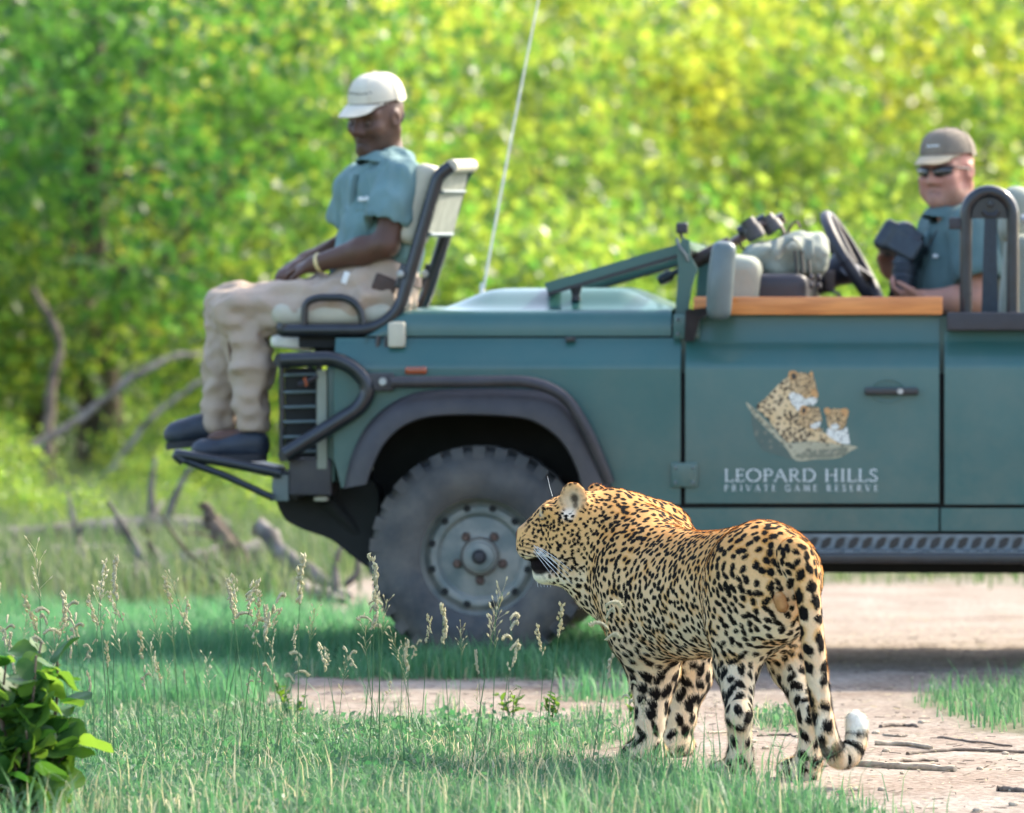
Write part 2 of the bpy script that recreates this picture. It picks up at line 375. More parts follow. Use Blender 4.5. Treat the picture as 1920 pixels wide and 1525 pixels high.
mat('canvas', (.22, .24, .20), rough=.85, var=.14, scale=12, bump=.25, bscale=500)
mat('pale_cover', (.27, .29, .235), rough=.8, var=.1, scale=10, bump=.1, bscale=90)
mat('orange_lens', (.30, .055, .015), rough=.25, var=.15, scale=30, coat=.5)
mat('mirror_shell', (.10, .135, .135), rough=.42, var=.08, scale=15, coat=.2)
mat('brown_leather', (.055, .030, .022), rough=.55, var=.3, scale=25, bump=.1)
mat('gun_wood', (.09, .042, .022), rough=.45, var=.35, scale=14, coat=.3)
mat('print_white', (.82, .85, .84), rough=.55, var=.03)
mat('belt_web', (.028, .04, .05), rough=.75, var=.15, scale=60, bump=.3, bscale=900)
def wood_mat():
    m = bpy.data.materials.new('varnished_wood'); t, n, l = nodes_of(m)
    o = n.new('ShaderNodeOutputMaterial'); p = n.new('ShaderNodeBsdfPrincipled'); tc = n.new('ShaderNodeTexCoord'); mp = n.new('ShaderNodeMapping'); mp.inputs['Scale'].default_value = (2.2, 30, 34)
    nz = n.new('ShaderNodeTexNoise'); nz.inputs['Scale'].default_value = 2.5; nz.inputs['Detail'].default_value = 6; r = n.new('ShaderNodeValToRGB')
    r.color_ramp.elements[0].position = .3; r.color_ramp.elements[0].color = (.44, .13, .025, 1); r.color_ramp.elements[1].position = .7; r.color_ramp.elements[1].color = (.72, .27, .065, 1)
    l.new(tc.outputs['Object'], mp.inputs[0]); l.new(mp.outputs[0], nz.inputs['Vector']); l.new(nz.outputs['Fac'], r.inputs[0]); l.new(r.outputs[0], p.inputs['Base Color'])
    p.inputs['Roughness'].default_value = .42; p.inputs['Coat Weight'].default_value = .3; l.new(p.outputs[0], o.inputs[0]); MATS['varnished_wood'] = m
wood_mat()
def dusty(name, amt, zlo, zhi):
    m = MATS[name]; t = m.node_tree; n = t.nodes; l = t.links; p = next(x for x in n if x.type == 'BSDF_PRINCIPLED'); src = p.inputs['Base Color'].links[0].from_socket
    tc = n.new('ShaderNodeTexCoord'); sp = n.new('ShaderNodeSeparateXYZ'); l.new(tc.outputs['Object'], sp.inputs[0]); mr = n.new('ShaderNodeMapRange'); mr.inputs['From Min'].default_value = zhi; mr.inputs['From Max'].default_value = zlo; mr.inputs['To Min'].default_value = .25; l.new(sp.outputs['Z'], mr.inputs['Value'])
    nz = n.new('ShaderNodeTexNoise'); nz.inputs['Scale'].default_value = 3.5; nz.inputs['Detail'].default_value = 9; nz.inputs['Roughness'].default_value = .7; l.new(tc.outputs['Object'], nz.inputs['Vector']); r = n.new('ShaderNodeMapRange'); r.inputs['From Min'].default_value = .38; r.inputs['From Max'].default_value = .72; l.new(nz.outputs['Fac'], r.inputs['Value'])
    mu = n.new('ShaderNodeMath'); mu.operation = 'MULTIPLY'; l.new(mr.outputs[0], mu.inputs[0]); l.new(r.outputs[0], mu.inputs[1]); m2 = n.new('ShaderNodeMath'); m2.operation = 'MULTIPLY'; m2.inputs[1].default_value = amt; l.new(mu.outputs[0], m2.inputs[0])
    mx = n.new('ShaderNodeMixRGB'); l.new(m2.outputs[0], mx.inputs[0]); l.new(src, mx.inputs[1]); mx.inputs[2].default_value = (.30, .24, .17, 1); l.new(mx.outputs[0], p.inputs['Base Color'])
dusty('paint', .28, .4, 1.1); dusty('rubber', .55, .1, .9); dusty('black_plastic', .22, .3, 1.2); dusty('rim_steel', .45, .1, .8)
def glass_mat():
    m = bpy.data.materials.new('screen_glass'); t, n, l = nodes_of(m)
    o = n.new('ShaderNodeOutputMaterial'); p = n.new('ShaderNodeBsdfPrincipled'); tr = n.new('ShaderNodeBsdfTransparent'); mx = n.new('ShaderNodeMixShader')
    tr.inputs[0].default_value = (.86, .95, .91, 1); p.inputs['Base Color'].default_value = (.2, .45, .36, 1); p.inputs['Roughness'].default_value = .05; mx.inputs[0].default_value = .14
    l.new(tr.outputs[0], mx.inputs[1]); l.new(p.outputs[0], mx.inputs[2]); l.new(mx.outputs[0], o.inputs[0]); MATS['screen_glass'] = m
glass_mat()

car = empty('safari_vehicle', (0, VY, 0), 'dark green open safari vehicle with a wooden door rail and a seat on its front', 'vehicle')
car.rotation_euler = (0, 0, -YAW)
VWID = 1.79
def VM(u, v, d):                           # mirrored parts: the far one stands square across from the near one
    p = V(u, v, min(d, VWID - d)); p[1] = d; return p
def vbox(mb, u0, v0, d0, u1, v1, d1, bev=0.):
    r_ = min(d0, VWID - d1) if d1 > .9 else d0; a, b = V(u0, v0, r_), V(u1, v1, r_); a[1], b[1] = d0, d1; return mb.boxp(a, b, bev)
def far(P):
    P = np.array(P, float); P[..., 1] = VWID - P[..., 1]; return P
# ---- body side: cross-section depth by picture row
_pv = np.array([540, 634, 640, 646, 660, 674, 682, 688, 694, 940, 1000]); _pd = np.array([.058, .058, .055, .049, .031, .013, .004, .001, 0, 0, 0])
def side_strip(mb, u0, u1, v0, v1, mirror=False, nseg=26):
    vv = sorted(set([v0, v1] + [x for x in (640, 643, 646, 649, 652, 656, 660, 664, 668, 672, 676, 680, 684, 688, 694) if v0 < x < v1]))
    us = np.linspace(u0, u1, max(2, int((u1 - u0) / nseg)))
    G = [[V(u, v, 0) + np.array([0, np.interp(v, _pv, _pd), 0]) for u in us] for v in vv]
    G = np.array(G); mb.grid(far(G) if mirror else G)
def panel(name, u0, u1, v0, v1, parent=car, m='paint', label=None, mirror=False):
    mb = MB(); side_strip(mb, u0, u1, v0, v1, mirror); return mb.build(name, m, parent, angle=50, solid=-.004 if not mirror else .004, label=label)
ARCH = [(1102, 925), (1092, 880), (1064, 826), (1022, 792), (960, 775), (830, 772), (758, 788), (712, 828), (688, 880), (678, 908)]
def wing(mirror=False):
    mb = MB(); side_strip(mb, 626, 1276, 634, 692, mirror)
    A = catmull([np.array([a, b, 0.]) for a, b in ARCH], 4)
    ring = [(626, 692), (1276, 692), (1276, 946), (1150, 946)] + [(a[0], a[1]) for a in A] + [(640, 915), (626, 860)]
    pts = np.array([V(a, b, 0) for a, b in ring]); pts = far(pts) if mirror else pts
    # triangulated flat field
    bm = bmesh.new(); vs_ = [bm.verts.new(p) for p in pts]; f = bm.faces.new(vs_); f.normal_update(); bmesh.ops.triangulate(bm, faces=[f]); bm.verts.index_update()
    mb.add([v.co for v in bm.verts], [[v.index for v in f.verts] for f in bm.faces]); bm.free()
    return mb.build('front_wing', 'paint', car, angle=50)
for mir in (False, True):
    wing(mir)
    door = panel('door', 1285, 1761, 588, 944, mirror=mir)
    if not mir: DOOR = door
    panel('rear_panel', 1771, 2690, 622, 946, mirror=mir)
    panel('sill', 1152, 1760, 953, 996, mirror=mir); panel('rear_sill', 1764, 2690, 953, 996, mirror=mir)
# dark inner structure, floor and bulkheads so the shut lines and arches show depth
mb = MB(); vbox(mb, 1110, 700, .03, 2680, 985, 1.75); mb.build('cabin_tub', 'dark_under', car)
mb = MB(); vbox(mb, 1278, 600, .07, 1300, 702, 1.72); vbox(mb, 1755, 592, .07, 1790, 702, 1.72); vbox(mb, 1278, 594, .066, 2680, 720, .074); mb.build('bulkhead', 'paint', car)
mb = MB(); vbox(mb, 700, 612, .085, 1262, 768, 1.70); vbox(mb, 640, 660, .08, 700, 768, 1.71); vbox(mb, 700, 768, .42, 1112, 1000, 1.37); mb.build('engine_bay', 'dark_under', car)
mb = MB(); vbox(mb, 712, 985, .45, 2700, 1062, .57); vbox(mb, 712, 985, 1.22, 2700, 1062, 1.34); vbox(mb, 1160, 998, .25, 2690, 1078, .45); mb.build('chassis', 'dark_under', car)
# ---- bonnet: one pressed sheet with a raised centre
def bonnet():
    nx, nd = 60, 64; us = np.linspace(688, 1259, nx); G = np.zeros((nx, nd, 3))
    rd = np.array([.052, .052, .053, .056, .061, .068, .078, .090, .104]); dd = np.concatenate([rd, np.linspace(.12, VWID - .12, nd - 18), VWID - rd[::-1]])
    zz = np.array([0, .2, .42, .60, .74, .86, .94, .985, 1.0])
    for i, u in enumerate(us):
        front = sstep(688, 770, u); edge_v = 632 - (632 - 583) * (front ** .6) - 1.5 * sstep(780, 1260, u)
        z0, z1 = V(u, 630.5, .05)[2], V(u, edge_v, .06)[2]; x = V(u, 600, .06)[0]
        hump = .066 * sstep(800, 925, u) * (1 - sstep(1150, 1268, u)) + .004
        for j, d in enumerate(dd):
            e = min(d, VWID - d); crown = .010 * sstep(.08, .9, e); h = hump * sstep(.15, .36, e)
            k = min(j, nd - 1 - j); G[i, j] = (x, d, (z0 + (z1 - z0) * zz[k]) if k < 9 else z1 + crown * front + h * front)
    mb = MB(); mb.grid(G); mb.add([G[0, j] for j in range(nd)] + [(G[0, j][0] + .002, G[0, j][1], V(688, 660, .06)[2]) for j in range(nd)], [(j, j + 1, nd + j + 1, nd + j) for j in range(nd - 1)])
    b = mb.build('bonnet', 'paint', car, angle=60, solid=-.003)
    mb = MB(); vbox(mb, 1060, 632, .035, 1078, 641, .06, bev=.003); mb.build('bonnet_catch', 'black_steel', b)
bonnet()
# front panel and radiator
mb = MB(); vbox(mb, 612, 668, .05, 628, 905, 1.74, bev=.008); mb.build('front_panel', 'paint', car)
mb = MB(); vbox(mb, 594, 694, .035, 613, 880, .30, bev=.006); mb.build('headlamp_panel', 'pale_cover', car)
mb = MB(); vbox(mb, 594, 694, 1.49, 613, 880, 1.755, bev=.006); mb.build('headlamp_panel', 'pale_cover', car)
for dd in (.20, 1.58):
    mb = MB(); mb.lathe([(0, .03), (.05, .026), (.085, .008), (.092, 0), (.095, -.02)], VM(592, 760, dd), (-1, 0, 0), 24); mb.build('headlamp', 'bare_metal', car)
mb = MB(); vbox(mb, 592, 700, .45, 612, 870, 1.34); gr = mb.build('radiator_grille', 'black_plastic', car)
# brush guard: posts and bent wires
bg_ = bpy.data.objects.new('brush_guard', None); COL.objects.link(bg_); bg_.parent = car
for u_, dd in ((529, .10), (529, .45), (529, .9), (529, 1.34), (529, 1.69), (598, .06), (598, 1.73)): mb = MB(); mb.tube([VM(u_, 676, dd), VM(u_, 866, dd)], .012, 8); mb.build('guard_post', 'black_steel', bg_)
mb = MB(); vbox(mb, 536, 690, .085, 596, 858, .10); mb.build('guard_side_plate', 'dark_under', car)
for v in (702, 734, 762, 790, 818, 846):
    mb = MB(); mb.tube(fillet([VM(600, v, .055), VM(529, v + 2, .06), VM(529, v + 2, 1.73), VM(600, v, 1.735)], .05, 4), .0055, 6); mb.build('guard_wire', 'mirror_shell', bg_)
mb = MB(); mb.tube([VM(560, 722, .03), VM(596, 706, .04)], .009, 8); mb.build('wiring_loom', 'black_plastic', car)
mb = MB(); mb.tube([VM(571, 708, .028), VM(575, 724, .028)], .006, 6); mb.build('wire_connector', 'orange_lens', car)
# bull bar loops
for dd, s in ((-.03, 1), (1.82, -1)):
    mb = MB(); mb.tube(fillet([VM(527, 676, dd), VM(628, 672, dd), VM(668, 692, dd), VM(694, 728, dd), VM(676, 764, dd), VM(535, 852, dd)], .09, 6), .027, 14); mb.build('bull_bar', 'black_steel', car)
    mb = MB(); vbox(mb, 688, 700, dd - .012, 737, 733, dd + .03, bev=.006); bk = mb.build('bar_bracket', 'black_plastic', car)
    mb = MB(); c = VM(718, 716, dd - .012 if s > 0 else dd + .03); mb.lathe([(0, .012), (.012, .012), (.0145, .006), (.015, 0)], c, (0, -s, 0), 16); mb.build('bolt', 'bare_metal', bk)
    mb = MB(); mb.tube(fillet([VM(735, 717, dd - .05 * s), VM(1000, 715, dd - .06 * s), VM(1062, 742, dd - .06 * s), VM(1104, 812, dd - .05 * s), VM(1142, 905, dd - .01 * s)], .16, 8), .0205, 12); mb.build('wing_bar', 'black_plastic', car)
mb = MB(); mb.tube([VM(527, 676, -.03), VM(527, 676, 1.82)], .026, 12); mb.tube([VM(535, 852, -.03), VM(535, 852, 1.82)], .026, 12); mb.build('bull_bar_cross_tube', 'black_steel', car)
# indicator
mb = MB(); mb.box(V(780, 695, -.002), (.076, .02, .026), bev=.012); mb.build('side_indicator', 'orange_lens', car)
# wheel-arch flares
def flare(mirror):
    O = catmull([np.array([a, b, 0.]) for a, b in [(644, 916), (660, 850), (694, 790), (752, 746), (830, 730), (1000, 730), (1070, 752), (1112, 812), (1138, 880), (1152, 932)]], 5)
    I = catmull([np.array([a, b, 0.]) for a, b in [(688, 908), (700, 874), (722, 832), (764, 796), (832, 780), (962, 783), (1016, 800), (1056, 834), (1082, 884), (1092, 928)]], 5)
    rows = []
    for o, i in zip(O, I):
        r = []
        for t, d in ((0, .004), (.02, -.022), (.12, -.046), (.4, -.062), (.8, -.072), (.95, -.072), (1.0, -.062), (1.0, -.02), (1.0, .10)):
            p = o + (i - o) * t; r.append(V(p[0], p[1], d) if True else 0)
        rows.append(r)
    G = np.array(rows); mb = MB(); mb.grid(far(G) if mirror else G); mb.build('wheel_arch_flare', 'black_plastic', car, angle=50)
flare(False); flare(True)
# ---- wheels
WR = .388
def wheel(name, c, steer, side):
    """c: hub centre in the vehicle frame; side -1 faces the camera"""
    ax = np.array([math.sin(steer), math.cos(steer) * side * 1., 0]) if side > 0 else np.array([-math.sin(steer), -math.cos(steer), 0])
    o = bpy.data.objects.new(name, None); COL.objects.link(o); o.parent = car; o.empty_display_size = .1
    prof = [(.205, -.105), (.225, -.118), (.275, -.124), (.325, -.118), (.362, -.100), (WR - .012, -.080), (WR - .012, 0), (WR - .012, .080), (.362, .100), (.325, .118), (.275, .124), (.225, .118), (.205, .105)]
    mb = MB(); mb.lathe(prof, c, ax, 72); t = np.array([0, 0, 1.]); e1 = unit(np.cross(ax, t)); e2 = np.cross(ax, e1); n = 30
    for i in range(n):
        for s, off in ((-1, 0.), (1, .5)):
            a = 2 * math.pi * (i + off) / n; w_ = .125 * math.pi / n * 8 * .5
            for (h0, h1, r0, r1, wd) in ((.02, .085, WR - .03, WR, .62), (.080, .113, .322, WR - .004, .60)):
                ring = []
                for rr in (r0, r1):
                    for hh, aa in ((h0, -1), (h1, -1), (h1, 1), (h0, 1)):
                        an = a + aa * math.pi / n * wd * (.92 if rr == r1 else 1); hs = s * (hh if rr == r0 or h0 < .05 else (hh - .012 if hh == h1 else hh))
                        ring.append(np.asarray(c) + rr * (math.cos(an) * e1 + math.sin(an) * e2) + hs * ax)
                mb.hexa(ring)
    ty = mb.build('tyre', 'rubber', o, angle=38)
    mb = MB(); mb.lathe([(.219, .098), (.222, .106), (.217, .112), (.210, .108), (.204, .090), (.197, .060), (.190, .045), (.182, .052), (.172, .064), (.160, .066), (.150, .062), (.146, .052), (.138, .047), (.128, .050), (.09, .050), (.072, .054), (.066, .066), (.052, .068), (.050, .095), (.030, .100), (0, .101)], c, ax, 56)
    mb.lathe([(.22, .10), (.20, -.06), (.21, -.105)], c, ax, 40); rim = mb.build('rim', 'rim_steel', o, angle=40)
    for i in range(12):
        a = 2 * math.pi * (i + .5) / 12; p = np.asarray(c) + .172 * (math.cos(a) * e1 + math.sin(a) * e2) + .058 * ax
        mb = MB(); mb.lathe([(0, .0078), (.013, .0078), (.013, 0)], p, ax, 12); mb.build('vent_hole', 'dark_under', rim)
    for i in range(5):
        a = 2 * math.pi * (i + .25) / 5; p = np.asarray(c) + .083 * (math.cos(a) * e1 + math.sin(a) * e2) + .048 * ax
        mb = MB(); mb.lathe([(0, .022), (.011, .022), (.013, .018), (.0165, .008), (.019, 0)], p, ax, 6); mb.build('wheel_nut', 'rust', rim)
    mb = MB(); mb.lathe([(0, .020), (.016, .018), (.024, .010), (.026, 0)], np.asarray(c) + .100 * ax, ax, 18); mb.build('hub_cap', 'black_plastic', rim)
    mb = MB(); mb.lathe([(.0505, 0), (.060, .004), (.066, .012)], np.asarray(c) + .060 * ax, ax, 20); mb.build('hub_flange', 'rust', rim)
    return o
hc = V(902, 1046, .16); hc[2] = .374
wheel('front_wheel', hc, rad(-1), -1); wheel('front_wheel', np.array([hc[0] + .02, VWID - .16, .374]), rad(0), 1)
rc = hc + np.array([2.79, 0, 0]); wheel('rear_wheel', rc, 0, -1); wheel('rear_wheel', np.array([rc[0], VWID - .16, .374]), 0, 1)
mb = MB()
for x in (hc[0], rc[0]): mb.tube([(x, .2, .37), (x, VWID - .2, .37)], .05, 10); mb.box((x, 1.05, .37), (.22, .24, .24), bev=.05)
mb.build('axle', 'dark_under', car)
mb = MB(); mb.prism([VM(p_[0], p_[1], .24) for p_ in catmull([np.array([a_, b_, 0.]) for a_, b_ in ((522, 915), (530, 968), (566, 992), (620, 1012), (664, 1046), (700, 1062), (708, 980), (700, 905), (610, 898))], 4, closed=True)], (0, 1.3, 0)); mb.build('underbody_guard', 'dark_under', car)
mb = MB(); mb.tube([V(615, 940, .2), V(690, 1020, .28)], .022, 10); mb.build('shock_absorber', 'dark_under', car)
mb = MB(); vbox(mb, 594, 905, .12, 612, 938, .18, bev=.008); mb.box(V(603, 935, .15), (.05, .07, .018), bev=.006); mb.build('shackle', 'bare_metal', car)
# bumper
mb = MB(); vbox(mb, 514, 885, .06, 560, 938, 1.73, bev=.012); bm_ = mb.build('bumper', 'dark_under', car)
mb = MB(); vbox(mb, 510, 890, .045, 541, 940, .06, bev=.004); mb.build('bumper_end_cap', 'mirror_shell', bm_)
mb = MB(); vbox(mb, 541, 860, .04, 622, 930, .20, bev=.01); mb.build('bumper_bracket', 'black_plastic', car)
# ---- running board with pressed treads
mb = MB(); vbox(mb, 1150, 1036, -.13, 2650, 1060, .05, bev=.012); rb = mb.build('running_board', 'black_steel', car)
mb = MB(); a, b = V(1152, 1035.5, -.125), V(2648, 1035.5, .05); mb.boxp((a[0], -.125, a[2]), (b[0], .05, a[2] + .004)); mb.build('tread_plate', 'chequer', rb)
mb = MB(); vbox(mb, 1150, 1000, .004, 2650, 1034, .018); mb.build('tread_riser', 'chequer', rb)
tr_ = None
for i in range(46):
    u = 1165 + i * 25.6; p = V(u, 1018, -.0005); mb = MB()
    ring = [p + np.array([x, 0, z]) for x, z in ((-.021, -.018), (-.004, -.020), (.012, -.008), (.021, .018), (.004, .020), (-.012, .008))]
    mb.prism(ring, (0, .006, 0)); mb.build('tread_boss', 'black_steel', rb)
for i in range(46):
    u = 1158 + i * 25.6; z = a[2] + .004; x = V(u, 1030, 0)[0]; mb = MB(); mb.box((x, -.085, z + .002), (.034, .008, .005), np.array([[.8, -.6, 0], [.6, .8, 0], [0, 0, 1]]), .002); mb.build('tread_bar', 'chequer', rb)
# ---- door furniture
mb = MB(); vbox(mb, 1300, 557, -.012, 1767, 590.5, .075, bev=.004); mb.build('wooden_rail', 'varnished_wood', DOOR, angle=30)
mb = MB(); vbox(mb, 1621, 727, -.034, 1722, 741, -.014, bev=.008); vbox(mb, 1622, 729, -.016, 1636, 740, .004); vbox(mb, 1708, 729, -.016, 1721, 740, .004); hd = mb.build('door_handle', 'black_steel', DOOR)
mb = MB(); mb.lathe([(0, .003), (.0095, .003), (.011, 0)], V(1688, 734, -.034), (0, -1, 0), 16); mb.build('lock', 'bare_metal', hd)
mb = MB(); G = []
for i in range(17):
    r = []
    for j in range(13):
        x, y = (i / 8 - 1), (j / 6 - 1); q = min(1, (x * x) ** 1.2 + (y * y) ** 1.2); r.append(V(1665 + 32 * x, 733 + 23 * y, -.0015 + .0 * q))
    G.append(r)
mb = MB(); c = V(1665, 733, -.001); mb.lathe([(0, -.016), (.030, -.015), (.045, -.010), (.054, -.002), (.060, .0022), (.064, .0005)], c, (0, -1, 0), 28)
hp = mb.build('handle_recess', 'paint', DOOR, angle=70)
for v0 in hp.data.vertices: v0.co.z = c[2] + (v0.co.z - c[2]) * .68; v0.co.y = -.0006 - max(0., (v0.co.y + .001)) * .02 + min(0., v0.co.y + .001)
for (u0, v0, u1, v1) in ((1258, 868, 1308, 914), (1262, 590, 1312, 636)):
    mb = MB(); vbox(mb, u0, v0, -.014 + (.05 if v0 < 600 else 0), u1, v1, .002 + (.06 if v0 < 600 else 0), bev=.005); hg = mb.build('door_hinge', 'paint', DOOR)
    for (x, y) in ((.17, .2), (.83, .2), (.17, .8), (.83, .8)):
        mb = MB(); mb.lathe([(0, .006), (.005, .005), (.0075, 0)], V(u0 + (u1 - u0) * x, v0 + (v1 - v0) * y, -.014 + (.05 if v0 < 600 else 0)), (0, -1, 0), 10); mb.build('hinge_bolt', 'mirror_shell', hg)
# ---- printed emblem on the door: flat sheets standing a hair off the paint
def print_mat(name, base, spot, scale, th, var=.2, base2=None):
    m = bpy.data.materials.new(name); t, n, l = nodes_of(m); o = n.new('ShaderNodeOutputMaterial'); p = n.new('ShaderNodeBsdfPrincipled'); tc = n.new('ShaderNodeTexCoord')
    nz = n.new('ShaderNodeTexNoise'); nz.inputs['Scale'].default_value = 18; mxc = n.new('ShaderNodeMixRGB'); mxc.inputs[1].default_value = (*base, 1); mxc.inputs[2].default_value = (*(base2 or base), 1)
    l.new(tc.outputs['Object'], nz.inputs['Vector']); l.new(nz.outputs['Fac'], mxc.inputs[0])
    if spot is not None:
        vo = n.new('ShaderNodeTexVoronoi'); vo.inputs['Scale'].default_value = scale; l.new(tc.outputs['Object'], vo.inputs['Vector'])
        r = n.new('ShaderNodeValToRGB'); r.color_ramp.elements[0].position = th; r.color_ramp.elements[0].color = (1, 1, 1, 1); r.color_ramp.elements[1].position = th + .06; r.color_ramp.elements[1].color = (0, 0, 0, 1)
        l.new(vo.outputs['Distance'], r.inputs[0]); m2 = n.new('ShaderNodeMixRGB'); l.new(r.outputs[0], m2.inputs[0]); l.new(mxc.outputs[0], m2.inputs[1]); m2.inputs[2].default_value = (*spot, 1); l.new(m2.outputs[0], p.inputs['Base Color'])
    else: l.new(mxc.outputs[0], p.inputs['Base Color'])
    p.inputs['Roughness'].default_value = .55; l.new(p.outputs[0], o.inputs[0]); MATS[name] = m
print_mat('print_coat', (.60, .36, .13), (.04, .022, .010), 78, .42, base2=(.70, .58, .38))
print_mat('print_coat_fine', (.52, .29, .10), (.05, .03, .014), 130, .40, base2=(.62, .46, .26))
print_mat('print_tan', (.48, .22, .07), None, 0, 0, base2=(.60, .36, .15))
print_mat('print_pale', (.66, .64, .55), (.05, .035, .025), 120, .27, base2=(.75, .74, .68))
print_mat('print_bark', (.30, .27, .17), (.12, .12, .08), 60, .26, base2=(.50, .45, .31))
print_mat('print_bark_dark', (.07, .09, .07), (.36, .32, .22), 70, .3, base2=(.30, .28, .18))
print_mat('print_fade', (.055, .095, .080), (.15, .16, .12), 40, .25, base2=(.10, .13, .105))
print_mat('print_dark', (.030, .022, .016), None, 0, 0, base2=(.05, .04, .03))
def EM(x, y): return V(1380 + x / 5.867, 680 + y / 5.867, 0)      # positions measured on a 5.867x enlargement of the emblem
def flat(name, ring, m, off, parent, smooth_n=3):
    P = catmull([np.array([a, b, 0.]) for a, b in ring], smooth_n, closed=True); pts = [EM(p[0], p[1]) + np.array([0, -off, 0]) for p in P]
    bm = bmesh.new(); vs_ = [bm.verts.new(p) for p in pts]; f = bm.faces.new(vs_); f.normal_update(); bmesh.ops.triangulate(bm, faces=[f]); bm.verts.index_update()
    o = obj(name, [tuple(v.co) for v in bm.verts], [[v.index for v in f.verts] for f in bm.faces], m, parent, smooth=False); bm.free(); return o
em = flat('emblem', [(110, 430), (230, 540), (390, 700), (560, 880), (800, 870), (1100, 895), (1330, 925), (1290, 960), (1240, 985), (1180, 1030), (1060, 1060), (880, 1065), (660, 1080), (560, 950), (400, 790), (250, 640), (150, 520)], 'print_bark', .0012, DOOR)
em['label'] = 'printed emblem of a leopard with two cubs on a fallen tree trunk'
flat('emblem_trunk_dark', [(640, 1040), (720, 990), (860, 960), (1000, 955), (1220, 930), (1200, 1000), (1080, 1045), (900, 1055), (760, 1050)], 'print_bark_dark', .0018, em)  # darker printed bark on the lower trunk
flat('emblem_trunk_faded', [(170, 560), (260, 660), (400, 800), (560, 960), (640, 1070), (500, 1030), (360, 990), (270, 930), (200, 800)], 'print_fade', .0010, em)  # print fading out towards the paint colour
flat('emblem_mother_body', [(220, 490), (330, 390), (440, 270), (540, 180), (620, 150), (660, 300), (640, 430), (690, 540), (700, 660), (820, 720), (960, 770), (1100, 820), (1190, 850), (1150, 900), (1000, 885), (820, 865), (600, 880), (540, 860), (430, 730), (330, 600)], 'print_coat', .0018, em)
flat('emblem_mother_throat', [(600, 330), (720, 330), (760, 410), (860, 430), (850, 470), (760, 470), (700, 540), (630, 470), (590, 400)], 'print_pale', .0024, em)
flat('emblem_mother_head', [(590, 170), (680, 115), (760, 115), (830, 140), (870, 210), (885, 290), (905, 350), (890, 390), (860, 420), (780, 410), (700, 350), (640, 330), (600, 260)], 'print_coat_fine', .0030, em)
flat('emblem_ear', [(580, 165), (585, 105), (625, 88), (670, 105), (680, 150), (640, 200)], 'print_tan', .0036, em); flat('emblem_ear_inner', [(605, 150), (625, 115), (660, 130), (665, 165), (635, 195)], 'print_dark', .0042, em)
flat('emblem_ear', [(805, 125), (830, 95), (848, 120), (845, 165), (825, 150)], 'print_tan', .0036, em)
flat('emblem_muzzle', [(830, 300), (880, 300), (905, 350), (890, 390), (850, 370), (820, 345)], 'print_tan', .0036, em); flat('emblem_eye', [(745, 250), (775, 245), (805, 268), (780, 270)], 'print_dark', .0036, em)
flat('emblem_muzzle', [(770, 395), (850, 385), (890, 400), (885, 440), (850, 455), (800, 435)], 'print_pale', .0036, em)
flat('emblem_cub', [(700, 500), (760, 485), (850, 490), (910, 500), (935, 590), (940, 660), (900, 700), (960, 740), (900, 760), (780, 720), (700, 690), (690, 600)], 'print_coat_fine', .0030, em)
flat('emblem_ear', [(705, 560), (710, 490), (750, 470), (790, 500), (770, 560), (735, 580)], 'print_tan', .0036, em); flat('emblem_ear_inner', [(725, 545), (735, 500), (765, 500), (765, 545), (745, 560)], 'print_dark', .0042, em); flat('emblem_eye', [(840, 590), (865, 585), (880, 600), (860, 605)], 'print_dark', .0036, em)
flat('emblem_muzzle', [(820, 690), (880, 660), (930, 650), (925, 690), (880, 725), (830, 720)], 'print_pale', .0036, em)
flat('emblem_cub_body', [(1010, 720), (1080, 740), (1180, 740), (1220, 710), (1245, 840), (1250, 895), (1160, 890), (1080, 850), (1000, 790)], 'print_pale', .0030, em)
flat('emblem_cub', [(985, 560), (1010, 520), (1100, 505), (1200, 525), (1225, 600), (1205, 690), (1150, 740), (1070, 745), (1015, 700), (1000, 630)], 'print_coat_fine', .0034, em)
flat('emblem_ear', [(970, 540), (980, 500), (1020, 500), (1040, 530), (1010, 575)], 'print_tan', .0040, em); flat('emblem_ear', [(1150, 525), (1190, 502), (1230, 515), (1238, 560), (1210, 605)], 'print_tan', .0040, em)
flat('emblem_muzzle', [(1040, 690), (1090, 670), (1140, 700), (1110, 735), (1060, 735)], 'print_pale', .0040, em); flat('emblem_eye', [(1100, 620), (1130, 612), (1150, 625), (1125, 638)], 'print_dark', .0040, em); flat('emblem_eye', [(1018, 610), (1038, 605), (1050, 620), (1030, 628)], 'print_dark', .0040, em)
